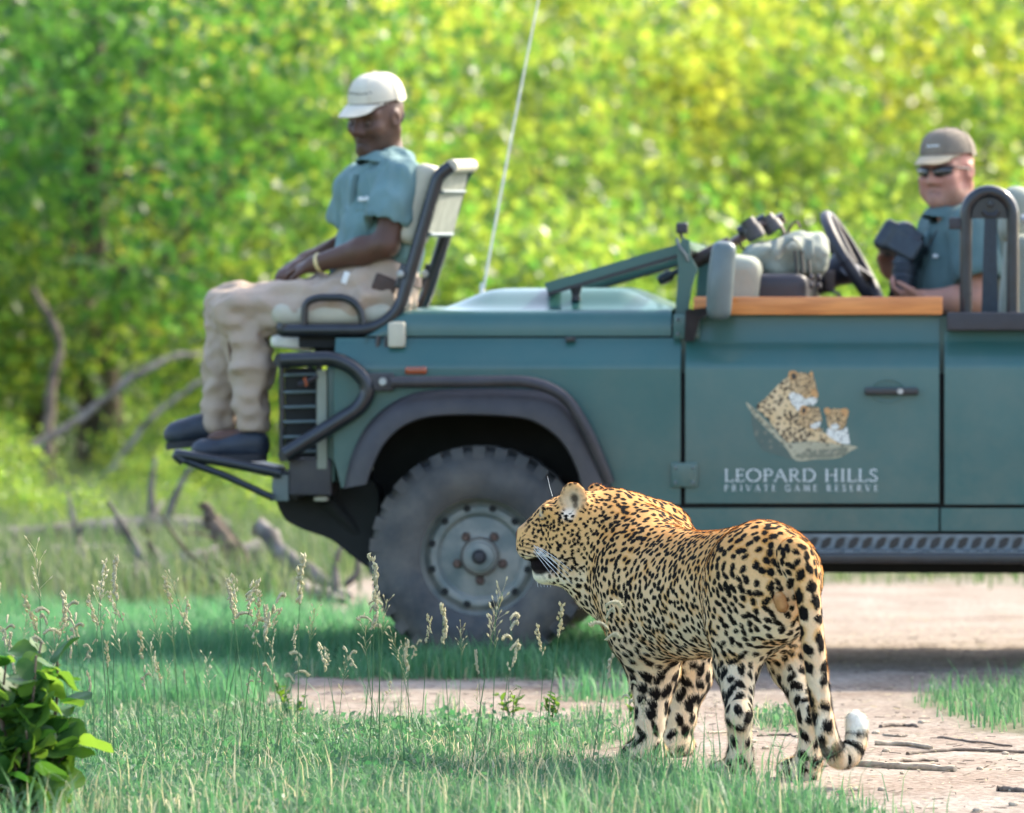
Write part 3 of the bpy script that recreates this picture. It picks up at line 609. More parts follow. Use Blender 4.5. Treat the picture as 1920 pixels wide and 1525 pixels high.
# lettering: strokes in a unit square (x right, y up), (points, width) with serifs
def _arc(cx, cy, rx, ry, a0, a1, n=14): return [(cx + rx * math.cos(rad(a)), cy + ry * math.sin(rad(a))) for a in np.linspace(a0, a1, n)]
TK, TN = .085, .036
def _stem(x, y0=0, y1=1, w=TK): return [([(x, y0), (x, y1)], w)]
def _ser(x, y, h=.11): return [([(x - h, y + (.02 if y < .5 else -.02)), (x + h, y + (.02 if y < .5 else -.02))], TN)]
GL = {
 'L': (.62, _stem(.14) + _ser(.14, 0) + _ser(.14, 1) + [([(.14, .02), (.6, .02)], TN), ([(.58, .02), (.62, .2)], TN)]),
 'E': (.60, _stem(.14) + _ser(.14, 0) + _ser(.14, 1) + [([(.14, .02), (.55, .02), (.59, .18)], TN), ([(.14, .98), (.52, .98), (.54, .84)], TN), ([(.14, .52), (.44, .52)], TN), ([(.44, .42), (.44, .62)], TN)]),
 'O': (1.0, [(_arc(.48, .5, .42, .48, 100, 260), TK), (_arc(.52, .5, .42, .48, -80, 80), TK), (_arc(.5, .5, .42, .48, 70, 110), TN), (_arc(.5, .5, .42, .48, 250, 290), TN)]),
 'P': (.62, _stem(.16) + _ser(.16, 0) + _ser(.16, 1) + [([(.16, .98), (.36, .98)], TN), (_arc(.36, .74, .24, .24, 90, -90), TK * .8), ([(.36, .5), (.16, .5)], TN)]),
 'A': (.86, [([(.08, .0), (.42, 1.0)], TN), ([(.42, 1.0), (.80, .0)], TK), ([(.2, .36), (.66, .36)], TN)] + _ser(.08, 0, .1) + _ser(.80, 0, .1)),
 'R': (.78, _stem(.16) + _ser(.16, 0) + _ser(.16, 1) + [([(.16, .98), (.36, .98)], TN), (_arc(.36, .74, .23, .24, 90, -90), TK * .8), ([(.36, .5), (.16, .5)], TN), ([(.36, .5), (.62, .06), (.78, .01)], TK * .8)]),
 'D': (.92, _stem(.16) + _ser(.16, 0) + _ser(.16, 1) + [([(.16, .98), (.4, .98)], TN), (_arc(.4, .5, .44, .48, 90, -90, 20), TK), ([(.4, .02), (.16, .02)], TN)]),
 'H': (.92, _stem(.16) + _stem(.76) + _ser(.16, 0) + _ser(.16, 1) + _ser(.76, 0) + _ser(.76, 1) + [([(.16, .52), (.76, .52)], TN)]),
 'I': (.36, _stem(.18) + _ser(.18, 0) + _ser(.18, 1)),
 'S': (.58, [(_arc(.29, .75, .2, .23, 30, 200, 10) + [(.2, .58), (.4, .42)] + _arc(.28, .25, .22, .23, 20, -160, 10), TK * .85), ([(.47, .98), (.48, .8)], TN), ([(.07, .02), (.06, .22)], TN)]),
 'V': (.84, [([(.06, 1.0), (.42, 0)], TK), ([(.42, 0), (.78, 1.0)], TN)] + _ser(.06, 1, .1) + _ser(.78, 1, .1)),
 'T': (.74, _stem(.36) + _ser(.36, 0) + [([(.04, .98), (.70, .98)], TN), ([(.04, .98), (.03, .82)], TN), ([(.70, .98), (.71, .82)], TN)]),
 'G': (.92, [(_arc(.48, .5, .42, .48, 50, 310, 22), TK * .8), ([(.78, .05), (.78, .42)], TK * .8), ([(.62, .42), (.92, .42)], TN), ([(.76, .86), (.78, .7)], TN)]),
 'M': (1.06, [([(.14, 0), (.2, 1)], TN), ([(.2, 1), (.52, .08)], TK), ([(.52, .08), (.86, 1)], TN), ([(.86, 1), (.92, 0)], TK)] + _ser(.14, 0, .1) + _ser(.92, 0, .1)),
}
def stroke(mb, pts, w, place, inline=0.):
    P = np.array(pts, float); T = unit(np.gradient(P, axis=0)); Nn = np.stack([-T[:, 1], T[:, 0]], 1)
    lanes = [(-.5, .5)] if not inline else [(-.5, -.5 + .28), (.5 - .46, .5)]
    for a, b in lanes:
        A = [place(*(p + n_ * w * a)) for p, n_ in zip(P, Nn)]; B = [place(*(p + n_ * w * b)) for p, n_ in zip(P, Nn)]; n = len(P)
        mb.add(A + B, [(i, i + 1, n + i + 1, n + i) for i in range(n - 1)])
def lettering(name, text, u0, u1, vb, vt, space, gap, inline, parent, wscale=1.):
    tot = sum(GL[c][0] + space if c != ' ' else gap for c in text) - space; k = (u1 - u0) / tot; x = 0; words = []
    for c in text:
        if c == ' ': x += gap; continue
        mb = MB(); x0 = x
        for pts, w_ in GL[c][1]: stroke(mb, pts, w_ * wscale, lambda a, b: V(u0 + (x0 + a) * k, vb + (vt - vb) * b, -.0016), inline if w_ > .06 else 0)
        mb.build('letter', 'print_white', parent, smooth=False); x += GL[c][0] + space
lettering('LH', 'LEOPARD HILLS', 1358, 1646, 903, 880, .10, .45, .3, DOOR, 1.25)
lettering('PGR', 'PRIVATE GAME RESERVE', 1358, 1646, 921, 909.5, .62, .95, 0, DOOR, 1.25)
# ---- rear black capping and roll hoop
mb = MB(); vbox(mb, 1775, 586, -.02, 2690, 620, .12, bev=.006); mb.build('side_capping', 'black_plastic', car)
mb = MB(); vbox(mb, 1775, 586, 1.67, 2690, 620, 1.81, bev=.006); mb.build('side_capping', 'black_plastic', car)
for dd in (.16, 1.60):
    mb = MB(); cx, r = 1855, 44
    pts = [VM(1811, 592, dd), VM(1811, 500, dd)] + [VM(cx + r * math.cos(rad(a)), 404 - 45 * math.sin(rad(a)), dd) for a in range(180, -1, -12)] + [VM(1899, 500, dd), VM(1899, 592, dd)]
    mb.tube(pts, .0215, 14); hp_ = mb.build('roll_hoop', 'black_steel', car)
    mb = MB(); ring = [VM(1822, 410, dd)] + [VM(cx + 34 * math.cos(rad(a)), 402 - 34 * math.sin(rad(a)), dd) for a in range(180, -1, -15)] + [VM(1888, 410, dd)]; mb.prism(ring, (0, .008, 0)); mb.build('hoop_plate', 'black_steel', hp_)
    mb = MB(); mb.lathe([(0, .018), (.010, .017), (.013, 0)], VM(1857, 383, dd - .002), (0, -1, 0), 14); mb.tube([VM(1843, 396, dd - .012), VM(1850, 404, dd - .012), VM(1866, 404, dd - .012), VM(1872, 396, dd - .012)], .008, 8); mb.build('belt_anchor', 'black_steel', hp_)
    mb = MB(); mb.prism([VM(1846, 404, dd - .012), VM(1868, 404, dd - .012), VM(1872, 586, dd - .006), VM(1840, 586, dd - .006)], (0, .004, 0)); mb.build('seat_belt', 'belt_web', hp_)
    mb = MB(); vbox(mb, 1779, 408, dd - .01, 1803, 430, dd + .03, bev=.006); mb.build('hoop_bracket', 'black_plastic', hp_)
mb = MB(); mb.tube([V(1915, 412, .3), V(1960, 412, .3)], .018, 10); mb.build('seat_grab_bar', 'bare_metal', car)
def cushion(name, c, half, R, m, parent, rnd=.03, h=.012, extra=None, world=False):
    s = SDF(); s.box(c, half, R, rnd=min(rnd, min(half) * .95), k=.02)
    if extra: extra(s)
    v, q = s.mesh(h, 2); nrm = vnormals(v, q); v = v + nrm * (vnoise(v, 9, 3) * .005)[:, None]; return obj(name, v, q, m, parent, world=world)
def tilt(a):  # recline about the y axis
    return np.array([[math.cos(a), 0, math.sin(a)], [0, 1, 0], [-math.sin(a), 0, math.cos(a)]])
cushion('headrest', V(1903, 405, .52), (.055, .15, .10), tilt(.1), 'pale_cover', car, rnd=.05)
cushion('seat_backrest', V(1915, 530, .52), (.07, .24, .17), tilt(.1), 'pale_cover', car, rnd=.05)
cushion('seat_backrest', V(1890, 520, 1.30), (.07, .24, .30), tilt(.12), 'pale_cover', car, rnd=.05)
cushion('seat_cushion', V(1780, 640, 1.30), (.24, .24, .07), None, 'pale_cover', car, rnd=.05)
cushion('seat_cushion', V(1820, 640, .52), (.24, .24, .07), None, 'pale_cover', car, rnd=.05)
# ---- folded windscreen
def WS(u, v, d):     # the screen lies tilted over the bonnet
    return V(u, v, d)
A0, A1 = V(1022, 531, .22), V(1292, 452, .22)
def wsp(t, d, off=0.): p = A0 + (A1 - A0) * t; n = unit(np.array([-(A1 - A0)[2], 0, (A1 - A0)[0]])); q = p + n * off; return np.array([q[0], d, q[2]])
def wsbar(t0, t1, d0, d1, th, name, m='paint', parent=car):
    mb = MB(); mb.hexa([wsp(t0, d0, -th), wsp(t1, d0, -th), wsp(t1, d1, -th), wsp(t0, d1, -th), wsp(t0, d0, 0), wsp(t1, d0, 0), wsp(t1, d1, 0), wsp(t0, d1, 0)]); return mb.build(name, m, parent)
wf = wsbar(0, 1, .20, .25, .034, 'windscreen_frame'); wsbar(0, 1, 1.54, 1.59, .034, 'frame_rail', parent=wf); wsbar(0, .08, .25, 1.54, .034, 'frame_rail', parent=wf); wsbar(.93, 1, .25, 1.54, .034, 'frame_rail', parent=wf); wsbar(.08, .93, .87, .91, .034, 'frame_rail', parent=wf)
wsbar(0, 1, .203, .247, .046, 'rubber_seal', 'black_plastic', wf); wsbar(0, 1, 1.543, 1.587, .046, 'rubber_seal', 'black_plastic', wf)
gl = MB(); gl.hexa([wsp(.06, .24, -.022), wsp(.95, .24, -.022), wsp(.95, 1.55, -.022), wsp(.06, 1.55, -.022), wsp(.06, .24, -.016), wsp(.95, .24, -.016), wsp(.95, 1.55, -.016), wsp(.06, 1.55, -.016)]); gl.build('windscreen_glass', 'screen_glass', wf)
for dd in (.24, 1.5):
    p = wsp(.19, dd, -.04); mb = MB(); mb.lathe([(0, 0), (.022, 0), (.018, -.02), (.014, -.03), (.017, -.05), (0, -.055)], p, (0, 0, 1), 16); mb.build('windscreen_rest', 'black_plastic', wf)
# hinge posts
for dd in (.10, 1.62):
    mb = MB(); ring = [(1264, 612), (1268, 560), (1272, 500), (1268, 470), (1280, 446), (1292, 450), (1294, 480), (1308, 505), (1296, 540), (1286, 612)]
    mb.prism([VM(a, b, dd) for a, b in ring], (0, .045, 0)); ps = mb.build('windscreen_post', 'paint', car)
mb = MB(); mb.tube([V(1279, 448, .13), V(1276, 436, .13)], .006, 8); mb.box(V(1279, 428, .13), (.042, .042, .038), bev=.01); mb.build('wing_nut_knob', 'black_plastic', car)
mb = MB(); mb.tube(fillet([V(1270, 448, .11), V(1272, 462, .09), V(1284, 476, .09), V(1290, 490, .1)], .02, 4), .006, 8); mb.build('locking_arm', 'mirror_shell', car)
# mirror
mb = MB(); mb.prism([V(1285, 582, -.08), V(1343, 574, -.10), V(1343, 584, -.10), V(1312, 598, -.05), V(1300, 640, -.0), V(1283, 640, 0)], (0, .05, 0)); ma = mb.build('mirror_arm', 'black_plastic', car)
s_ = SDF(); s_.box(V(1353, 526, -.12), (.042, .035, .135), tilt(.08), rnd=.03, k=.02); s_.ell(V(1347, 530, -.13), (.032, .04, .11), tilt(.08), k=.03); v_, q_ = s_.mesh(.007, 2); obj('mirror_housing', v_, q_, 'mirror_shell', ma)
# antenna
mb = MB(); p0 = V(904, 556, 1.45); p1 = V(1003, 0, 1.45); p2 = p0 + (p1 - p0) * 1.5; mb.tube([p0 + (p2 - p0) * t + np.array([.03 * t * t, 0, 0]) for t in np.linspace(0, 1, 14)], np.linspace(.0052, .0028, 14), 6); an = mb.build('antenna', 'white_cloth', car)
mb = MB(); mb.lathe([(0, .05), (.008, .05), (.010, .01), (.016, 0), (.016, -.02)], p0, (0, 0, 1), 14); mb.build('antenna_base', 'white_cloth', an)
# ---- dash, wheel, column
s_ = SDF(); s_.box(V(1468, 560, .95), (.11, .72, .085), None, rnd=.03, k=.03); s_.box(V(1500, 548, 1.28), (.06, .26, .14), tilt(-.2), rnd=.03, k=.03); v_, q_ = s_.mesh(.014, 2); obj('dashboard', v_, q_, 'black_plastic', car)
for i in range(4):
    mb = MB(); mb.lathe([(0, .012), (.010, .010), (.012, 0)], V(1520 + (i % 2) * 14, 520 + (i // 2) * 16, .22), (1, -.4, 0), 12); mb.build('dash_switch', 'black_plastic', car)
swc = V(1600, 492, 1.30); swn = unit((.86, -.10, .50)); t_ = np.array([0, 0, 1.]); e1 = unit(np.cross(swn, t_)); e2 = np.cross(swn, e1)
mb = MB(); mb.tube([swc + .198 * (math.cos(a) * e1 + math.sin(a) * e2) for a in np.linspace(0, 2 * math.pi, 41)], .021, 12, cap=False); sw = mb.build('steering_wheel', 'black_plastic', car)
for a in (20, 160, 270):
    mb = MB(); mb.tube([swc - .03 * swn, swc + .190 * (math.cos(rad(a)) * e1 + math.sin(rad(a)) * e2)], [.045, .024], 10, flat=.5); mb.build('wheel_spoke', 'black_plastic', sw)
mb = MB(); mb.lathe([(0, .0), (.06, -.004), (.075, -.03), (.05, -.09), (.04, -.20)], swc + .005 * swn, swn, 24); mb.build('wheel_hub', 'black_plastic', sw)
# passenger side canvas cover over the dash, and bag
def cov(s): s.ell(V(1470, 470, .62), (.10, .16, .06), None, k=.04); s.ell(V(1395, 520, .40), (.085, .20, .10), None, k=.05)
cushion('dash_cover', V(1388, 530, .42), (.075, .26, .095), tilt(.12), 'pale_cover', car, rnd=.045)
# ---- seat on the front of the vehicle
ch = empty('tracker_seat_frame', (0, 0, 0)); ch.parent = car; ch.name = 'tracker_seat'
CD0, CD1 = .08, .56; CX = .055
for k, dd in enumerate((CD0, CD1)):
    o_ = 46 * k
    pts = fillet([V(532, 608, dd), V(528, 620, dd), V(700 + o_ * .6, 619, dd), V(748 + o_ * .9, 586, dd), V(790 + o_, 440, dd), V(822 + o_, 330, dd), V(846 + o_ * .8, 312, dd)], .10, 7)
    mb = MB(); mb.tube(pts, .0235, 14); mb.build('seat_frame_tube', 'black_steel', ch)
    mb = MB(); mb.tube(fillet([V(570 + o_ * .5, 616, dd), V(572 + o_ * .5, 568, dd), V(594 + o_ * .5, 558, dd), V(650 + o_ * .5, 558, dd), V(676 + o_ * .5, 578, dd), V(682 + o_ * .5, 616, dd)], .06, 6), .0135, 12); mb.build('armrest_loop', 'black_steel', ch)
    mb = MB(); mb.lathe([(0, .014), (.011, .013), (.0145, .006), (.0145, 0)], V(751 + o_, 514, dd - .02), (0, -1, 0), 14); mb.build('pivot_bolt', 'bare_metal', ch)
    mb = MB(); mb.box(V(760 + o_, 520, dd), (.055, .02, .09), tilt(.26), .012); mb.build('pivot_plate', 'black_steel', ch)
mb = MB(); mb.tube([V(845, 312, CD0 - .01), V(884, 311, CD1 + .01)], .024, 12); mb.build('seat_top_rail', 'cream_vinyl', ch)
for v_ in (360, 440):
    mb = MB(); t = (v_ - 312) / 300; mb.tube([V(838 - 85 * t, v_, CD0), V(880 - 85 * t, v_, CD1)], .016, 8, flat=.5); mb.build('backrest_strap', 'mirror_shell', ch)
mb = MB(); q0, q1 = V(828, 322, CD0), V(796, 444, CD0); r0, r1 = V(874, 322, CD1), V(842, 444, CD1); mb.hexa([q1, q1 + np.array([.012, 0, 0]), r1 + np.array([.012, 0, 0]), r1, q0, q0 + np.array([.012, 0, 0]), r0 + np.array([.012, 0, 0]), r0]); mb.build('backrest_panel', 'canvas', ch)
def bk(s): s.ell(V(800, 385, .33), (.05, .2, .13), tilt(.28), k=.03)
cushion('backrest_pad', V(792, 384, .32), (.045, .215, .145), tilt(.29), 'cream_vinyl', ch, rnd=.035, h=.009)
cushion('seat_pad', V(634, 590, .32), (.215, .215, .040), None, 'cream_vinyl', ch, rnd=.035, h=.009)
cushion('seat_cloth', V(540, 592, .34), (.045, .20, .024), tilt(-.35), 'white_cloth', ch, rnd=.02, h=.007); cushion('seat_cloth', V(555, 643, .28), (.075, .14, .020), tilt(.1), 'white_cloth', ch, rnd=.018, h=.007)
mb = MB(); vbox(mb, 727, 604, .02, 759, 652, .10, bev=.01); mb.build('cream_mount_block', 'cream_vinyl', ch)
mb = MB(); vbox(mb, 560, 632, .10, 722, 652, .56); vbox(mb, 590, 650, .16, 700, 676, .5); mb.build('seat_base', 'dark_under', ch)
for dd in (.05, .58):
    for u in (706, 722): mb = MB(); mb.tube([V(u + 4, 630, dd), V(u - 4, 706, dd)], .009, 8); mb.build('seat_strut', 'black_steel', ch)
# foot rest
for dd in (.02, .60):
    mb = MB(); mb.tube(fillet([V(345, 866, dd), V(326, 851, dd), V(420, 866, dd), V(527, 888, dd)], .03, 5), .0185, 12); fr = mb.build('footrest_rail', 'black_steel', ch)
    mb = MB(); mb.tube([V(342, 862, dd), V(425, 893, dd), V(512, 934, dd)], .013, 10); mb.build('footrest_brace', 'black_steel', ch)
mb = MB(); mb.hexa([V(332, 856, .02), V(524, 892, .02), V(524, 892, .60), V(332, 856, .60), V(332, 853, .02), V(524, 889, .02), V(524, 889, .60), V(332, 853, .60)]); mb.build('footrest_plate', 'black_plastic', ch)
cushion('footrest_mat', V(490, 877, .30), (.06, .24, .012), tilt(.19), 'white_cloth', ch, rnd=.01, h=.006)
for k_, nm in ((0, 'x'),):
    pass
# ---- loose gear on the bonnet and dash: separate things
def gear():
    r = empty('rifle', VW(1350, 480, .62), 'wood-stocked rifle lying muzzle down across the dashboard', 'rifle')
    mb = MB(); mb.tube([VW(1470, 408, .62), VW(1420, 428, .62), VW(1370, 458, .62)], [.034, .030, .027], 12, flat=.6); mb.build('stock', 'gun_wood', r, world=True)
    mb = MB(); mb.tube([VW(1370, 458, .62), VW(1300, 492, .62)], [.030, .026], 12); mb.build('forend', 'brown_leather', r, world=True)
    mb = MB(); mb.tube([VW(1300, 492, .62), VW(1246, 522, .62)], .012, 10); mb.lathe([(.013, 0), (.021, .012), (.021, .05), (.013, .06)], VW(1262, 513, .62), unit(VW(1246, 522, .62) - VW(1262, 513, .62)), 14); mb.build('barrel', 'black_steel', r, world=True)
    mb = MB(); mb.tube([VW(1436, 410, .60), VW(1384, 436, .60)], .019, 12); mb.build('scope', 'black_steel', r, world=True)
    b = empty('binoculars', VW(1425, 430, .58), 'black binoculars lying on the rifle behind the folded windscreen', 'binoculars')
    for dv in (0, 1):
        mb = MB(); p, q = VW(1400 + 36 * dv, 412 - 6 * dv, .5 + .05 * dv), VW(1420 + 34 * dv, 446 - 14 * dv, .5 + .05 * dv); mb.tube([p, p + (q - p) * .4, p + (q - p) * .45, q], [.026, .028, .033, .036], 14); mb.build('barrel', 'black_plastic', b, world=True)
        mb = MB(); mb.tube([q, q + (q - p) * .05], .030, 14); mb.build('lens', 'black_steel', b, world=True)
    mb = MB(); mb.tube([VW(1408, 426, .5), VW(1446, 418, .55)], .013, 8); mb.build('bridge', 'brown_leather', b, world=True)
    mb = MB(); mb.tube(catmull([VW(1456, 416, .55), VW(1470, 440, .52), VW(1440, 462, .5), VW(1400, 470, .5), VW(1384, 450, .5)], 6), .006, 6); mb.build('strap', 'brown_leather', b, world=True)
    g = empty('canvas_bag', VW(1490, 540, .5), 'grey-green canvas bag with open flap on the dashboard', 'bag')
    def bag(s):
        s.ell(VW(1500, 470, .52), (.085, .13, .07), None, k=.04); s.ell(VW(1430, 478, .5), (.07, .13, .045), None, k=.04); s.ell(VW(1536, 478, .52), (.03, .12, .08), None, k=.03); s.ell(VW(1450, 508, .46), (.05, .10, .035), None, k=.03)
    s = SDF(); s.box(VW(1490, 490, .52), (.10, .14, .055), None, rnd=.04, k=.03); bag(s); v, q = s.mesh(.008, 2); nn = vnormals(v, q); v = v + nn * (vnoise(v, 22, 5) * .008 + vnoise(v, 60, 6) * .003)[:, None]; obj('bag_body', v, q, 'pale_cover', g, world=True)
    mb = MB(); G = []
    for i in range(14):
        t = i / 13; row = []
        for j in range(8):
            w_ = j / 7; u = 1446 + 78 * t; vv = 452 - 10 * math.sin(math.pi * t) + 40 * w_ * (.6 + .4 * math.sin(t * 9)); row.append(VW(u, vv, .36 - .05 * math.sin(w_ * 2) - .02 * math.sin(t * 14)))
        G.append(row)
    mb.grid(G); mb.build('flap', 'canvas', g, world=True, solid=.004)
    mb = MB()
    for u in (1490, 1502, 1514): mb.tube([VW(u, 470, .34), VW(u + 4, 512, .34)], .006, 6)
    mb.build('pocket_pens', 'black_steel', g, world=True)
    mb = MB(); mb.tube(catmull([VW(1476, 440, .5), VW(1484, 424, .5), VW(1494, 416, .5), VW(1500, 428, .5)], 5), .005, 6); mb.build('strap', 'brown_leather', g, world=True)
    k = empty('radio_handset', VW(1552, 560, 1.1), 'dark red and black radio handset beside the steering wheel', 'radio')
    mb = MB(); mb.box(VW(1556, 528, 1.1), (.035, .05, .08), bev=.01); mb.build('handset_body', 'brown_leather', k, world=True)
    mb = MB(); mb.tube(catmull([VW(1560, 545, 1.05), VW(1574, 555, 1.04), VW(1566, 566, 1.04)], 5), .006, 6); mb.build('cord', 'black_plastic', k, world=True)
gear()
# ================================================================== leopard
def leopard():
    L = W
    h = unit(np.array([-.398, .917, 0])); lat = np.array([h[1], -h[0], 0])            # forward, right
    hip = L(1434, 1100, 15.06); hip[2] = 0
    st = np.array([  # t, top, bottom, half width
        [-.20, .555, .50, .012], [-.175, .610, .43, .060], [-.13, .652, .37, .105], [-.06, .656, .345, .118], [.03, .660, .345, .122], [.15, .656, .340, .120], [.28, .640, .312, .128],
        [.42, .634, .290, .142], [.55, .640, .282, .150], [.67, .650, .282, .146], [.77, .655, .300, .132], [.85, .630, .335, .105], [.92, .585, .39, .065], [.95, .53, .45, .015]])
    tt = np.linspace(st[0, 0], st[-1, 0], 80); from_ = [np.interp(tt, st[:, 0], st[:, i]) for i in range(4)]
    for i in range(1, 4):
        for _ in range(3): from_[i][1:-1] = (from_[i][:-2] + 2 * from_[i][1:-1] + from_[i][2:]) / 4
    def torso(P):
        q = P - hip; t = q @ h; s = q @ lat; z = P[..., 2]
        tc = np.clip(t, tt[0], tt[-1]); top, bot, hw = [np.interp(tc, tt, f) for f in from_[1:]]
        zc, b = (top + bot) / 2, (top - bot) / 2; zr = (z - zc) / b
        wz = hw * (1 - .18 * np.clip(zr, 0, 1) ** 2 - .10 * np.clip(-zr, 0, 1))
        k0 = np.sqrt((s / wz) ** 2 + zr ** 2); d = (k0 - 1) * np.minimum(hw, b) * .95
        return np.maximum(d, np.abs(t - tc) - .0 * d) if False else d + np.abs(t - tc)
    S = SDF(); lo = hip + np.array([-.75, -.35, .25]); hi = hip + np.array([.35, 1.05, .72]); S.func(torso, lo, hi, k=.05)
    # haunches and hind legs
    def hind(pts, rs, k=.05): S.chain(pts, rs, k)
    HL = [L(1402, 1068, 15.03), L(1388, 1175, 15.10), L(1380, 1250, 15.12), L(1386, 1345, 14.96), L(1388, 1420, 15.00), L(1382, 1455, 15.02)]
    HR = [L(1466, 1070, 15.10), L(1478, 1175, 15.20), L(1486, 1250, 15.21), L(1520, 1345, 15.06), L(1518, 1420, 15.08), L(1510, 1452, 15.10)]
    for H in (HL, HR):
        S.cap(H[0], H[1], .092, .070, .09); S.cap(H[1], H[2], .070, .052, .05); S.cap(H[2], H[3], .052, .032, .035); S.cap(H[3], H[4], .031, .029, .02); S.cap(H[4], H[5], .032, .038, .02)
        S.ell(H[3] + np.array([0, -.012, .01]), (.026, .030, .036), k=.02)
        pf = H[5] + h * .035; pf[2] = .022
        S.ell(pf, (.047, .062, .030), rot(h), k=.025)
        for i in (-1.5, -.5, .5, 1.5): p = pf + h * .045 + lat * i * .021; p[2] = .018; S.ell(p, (.022, .014, .017), rot(h), k=.012)
    # shoulders and fore legs
    FL = [L(1196, 1075, 15.66), L(1208, 1180, 15.66), L(1226, 1262, 15.70), L(1220, 1350, 15.67), L(1216, 1400, 15.66)]
    FR = [L(1268, 1080, 15.86), L(1280, 1190, 15.86), L(1290, 1262, 15.90), L(1276, 1345, 15.86), L(1270, 1392, 15.85)]
    for F_ in (FL, FR):
        S.cap(F_[0], F_[1], .088, .080, .10); S.cap(F_[1], F_[2], .078, .062, .05); S.cap(F_[2], F_[3], .060, .041, .04); S.cap(F_[3], F_[4], .037, .036, .02)
        pf = F_[4] + h * .03; pf[2] = .024; S.cap(F_[4], pf, .034, .034, .02)
        S.ell(pf, (.048, .066, .032), rot(h), k=.025)
        for i in (-1.5, -.5, .5, 1.5): p = pf + h * .05 + lat * i * .022; p[2] = .02; S.ell(p, (.023, .015, .018), rot(h), k=.012)
    # shoulder blades
    S.cap(L(1205, 1040, 15.68), L(1222, 988, 15.74), .070, .034, .06); S.cap(L(1272, 1045, 15.84), L(1268, 990, 15.92), .060, .034, .05)
    S.ell(L(1262, 982, 15.98), (.040, .05, .034), k=.05)
    # neck
    S.cap(L(1212, 1075, 15.82), L(1150, 1020, 15.84), .140, .118, .11); S.cap(L(1150, 1020, 15.84), L(1100, 988, 15.84), .112, .084, .06)
    S.cap(L(1190, 1130, 15.78), L(1125, 1070, 15.83), .085, .060, .06)
    S.cap(L(1235, 980, 15.9), L(1150, 960, 15.86), .055, .055, .06)
    # head
    HY = 15.82
    S.ell(L(1076, 984, HY), (.078, .082, .088), k=.04)
    S.ell(L(1064, 1028, HY - .045), (.058, .045, .058), k=.04); S.ell(L(1064, 1028, HY + .045), (.058, .045, .058), k=.04)
    S.cap(L(1052, 986, HY), L(1004, 1017, HY), .060, .045, .04)
    S.cap(L(1032, 966, HY), L(990, 996, HY), .034, .022, .03)
    S.ell(L(998, 1026, HY - .020), (.043, .032, .038), k=.02); S.ell(L(998, 1026, HY + .020), (.043, .032, .038), k=.02)
    S.ell(L(978, 1001, HY), (.016, .022, .016), k=.012)
    S.cap(L(1022, 957, HY - .045), L(1032, 962, HY - .05), .016, .02, .015)             # brow
    S.cap(L(1078, 1070, HY - .03), L(1026, 1076, HY - .008), .036, .024, .03); S.cap(L(1078, 1070, HY + .03), L(1026, 1076, HY + .008), .036, .024, .03)
    S.ell(L(1014, 1078, HY), (.021, .026, .018), k=.02)
    S.cap(L(1085, 1065, HY), L(1118, 1100, HY), .06, .07, .04)
    S.ell(L(1008, 1056, HY - .035), (.043, .060, .0125), rot((-1, 0, -.16)), k=.010, sub=True)      # open mouth
    S.ell(L(1030, 1064, HY - .055), (.016, .035, .018), k=.010, sub=True)
    S.ell(L(1018, 1060, HY), (.034, .036, .024), k=.006)      # plug filling the mouth, later coloured black for its shade
    # ears
    er = rot((-.35, -.55, .75), (.2, -.1, 1.)); ec = L(1075, 937, HY - .052)
    S.ell(ec, (.040, .018, .050), rot((-1, .35, 0), (.05, -.1, 1)), k=.016); S.ell(ec + np.array([-.010, -.022, -.002]), (.027, .020, .036), rot((-1, .35, 0), (.05, -.1, 1)), k=.008, sub=True)
    S.ell(L(1118, 925, HY + .075), (.026, .017, .028), k=.02)
    # tail
    TP = catmull([L(1488, 1040, 14.87), L(1512, 1100, 14.85), L(1524, 1200, 14.84), L(1536, 1300, 14.85), L(1550, 1378, 14.85), L(1572, 1420, 14.86), L(1596, 1412, 14.88), L(1607, 1378, 14.90), L(1603, 1348, 14.90)], 5)
    S.chain(list(TP), list(np.interp(np.linspace(0, 1, len(TP)), [0, .12, .5, 1], [.044, .025, .0195, .0165])), .022)
    S.ell(L(1462, 1124, 14.845), (.017, .022, .020), k=.010); S.ell(L(1467, 1138, 14.845), (.015, .022, .017), k=.010)
    _a = time.time(); v, q = S.mesh(.0062, 2); print("sdf", time.time() - _a)
    # refine twice so the coat can be coloured per vertex
    nv, nf = len(v), len(q); E = np.stack([q, np.roll(q, -1, 1)], -1).reshape(-1, 2); E.sort(axis=1); ue, inv = np.unique(E[:, 0].astype(np.int64) * nv + E[:, 1], return_inverse=True)
    em = (v[ue // nv] + v[ue % nv]) / 2; fc = v[q].mean(1); ei = nv + inv.reshape(nf, 4); fi = nv + len(ue) + np.arange(nf); v = np.concatenate([v, em, fc])
    q = np.concatenate([np.stack([q[:, i], ei[:, i], fi, ei[:, i - 1]], 1) for i in range(4)]); v = relax(v, q, 2); n = len(v)
    N = vnormals(v, q); print('subd', time.time() - _a)
    # ---- regions
    qv = v - hip; t = qv @ h; s = qv @ lat; z = v[:, 2]
    def near(c, r0, r1): return 1 - sstep(r0, r1, np.linalg.norm(v - c, axis=1))
    head_c = L(1045, 1000, HY); head = near(head_c, .13, .20); tp = np.array(TP); dt = np.full(n, 9.); i_t = np.zeros(n); bx = np.where(((v > tp.min(0) - .06) & (v < tp.max(0) + .06)).all(1))[0]; DD = np.linalg.norm(v[bx, None, :] - tp[None], axis=2); dt[bx] = DD.min(1); i_t[bx] = DD.argmin(1) / (len(tp) - 1)
    tail = 1 - sstep(.030, .048, dt); tail *= sstep(.06, .12, i_t)
    leg = 1 - sstep(.22, .34, z); leg = leg * (1 - tail)
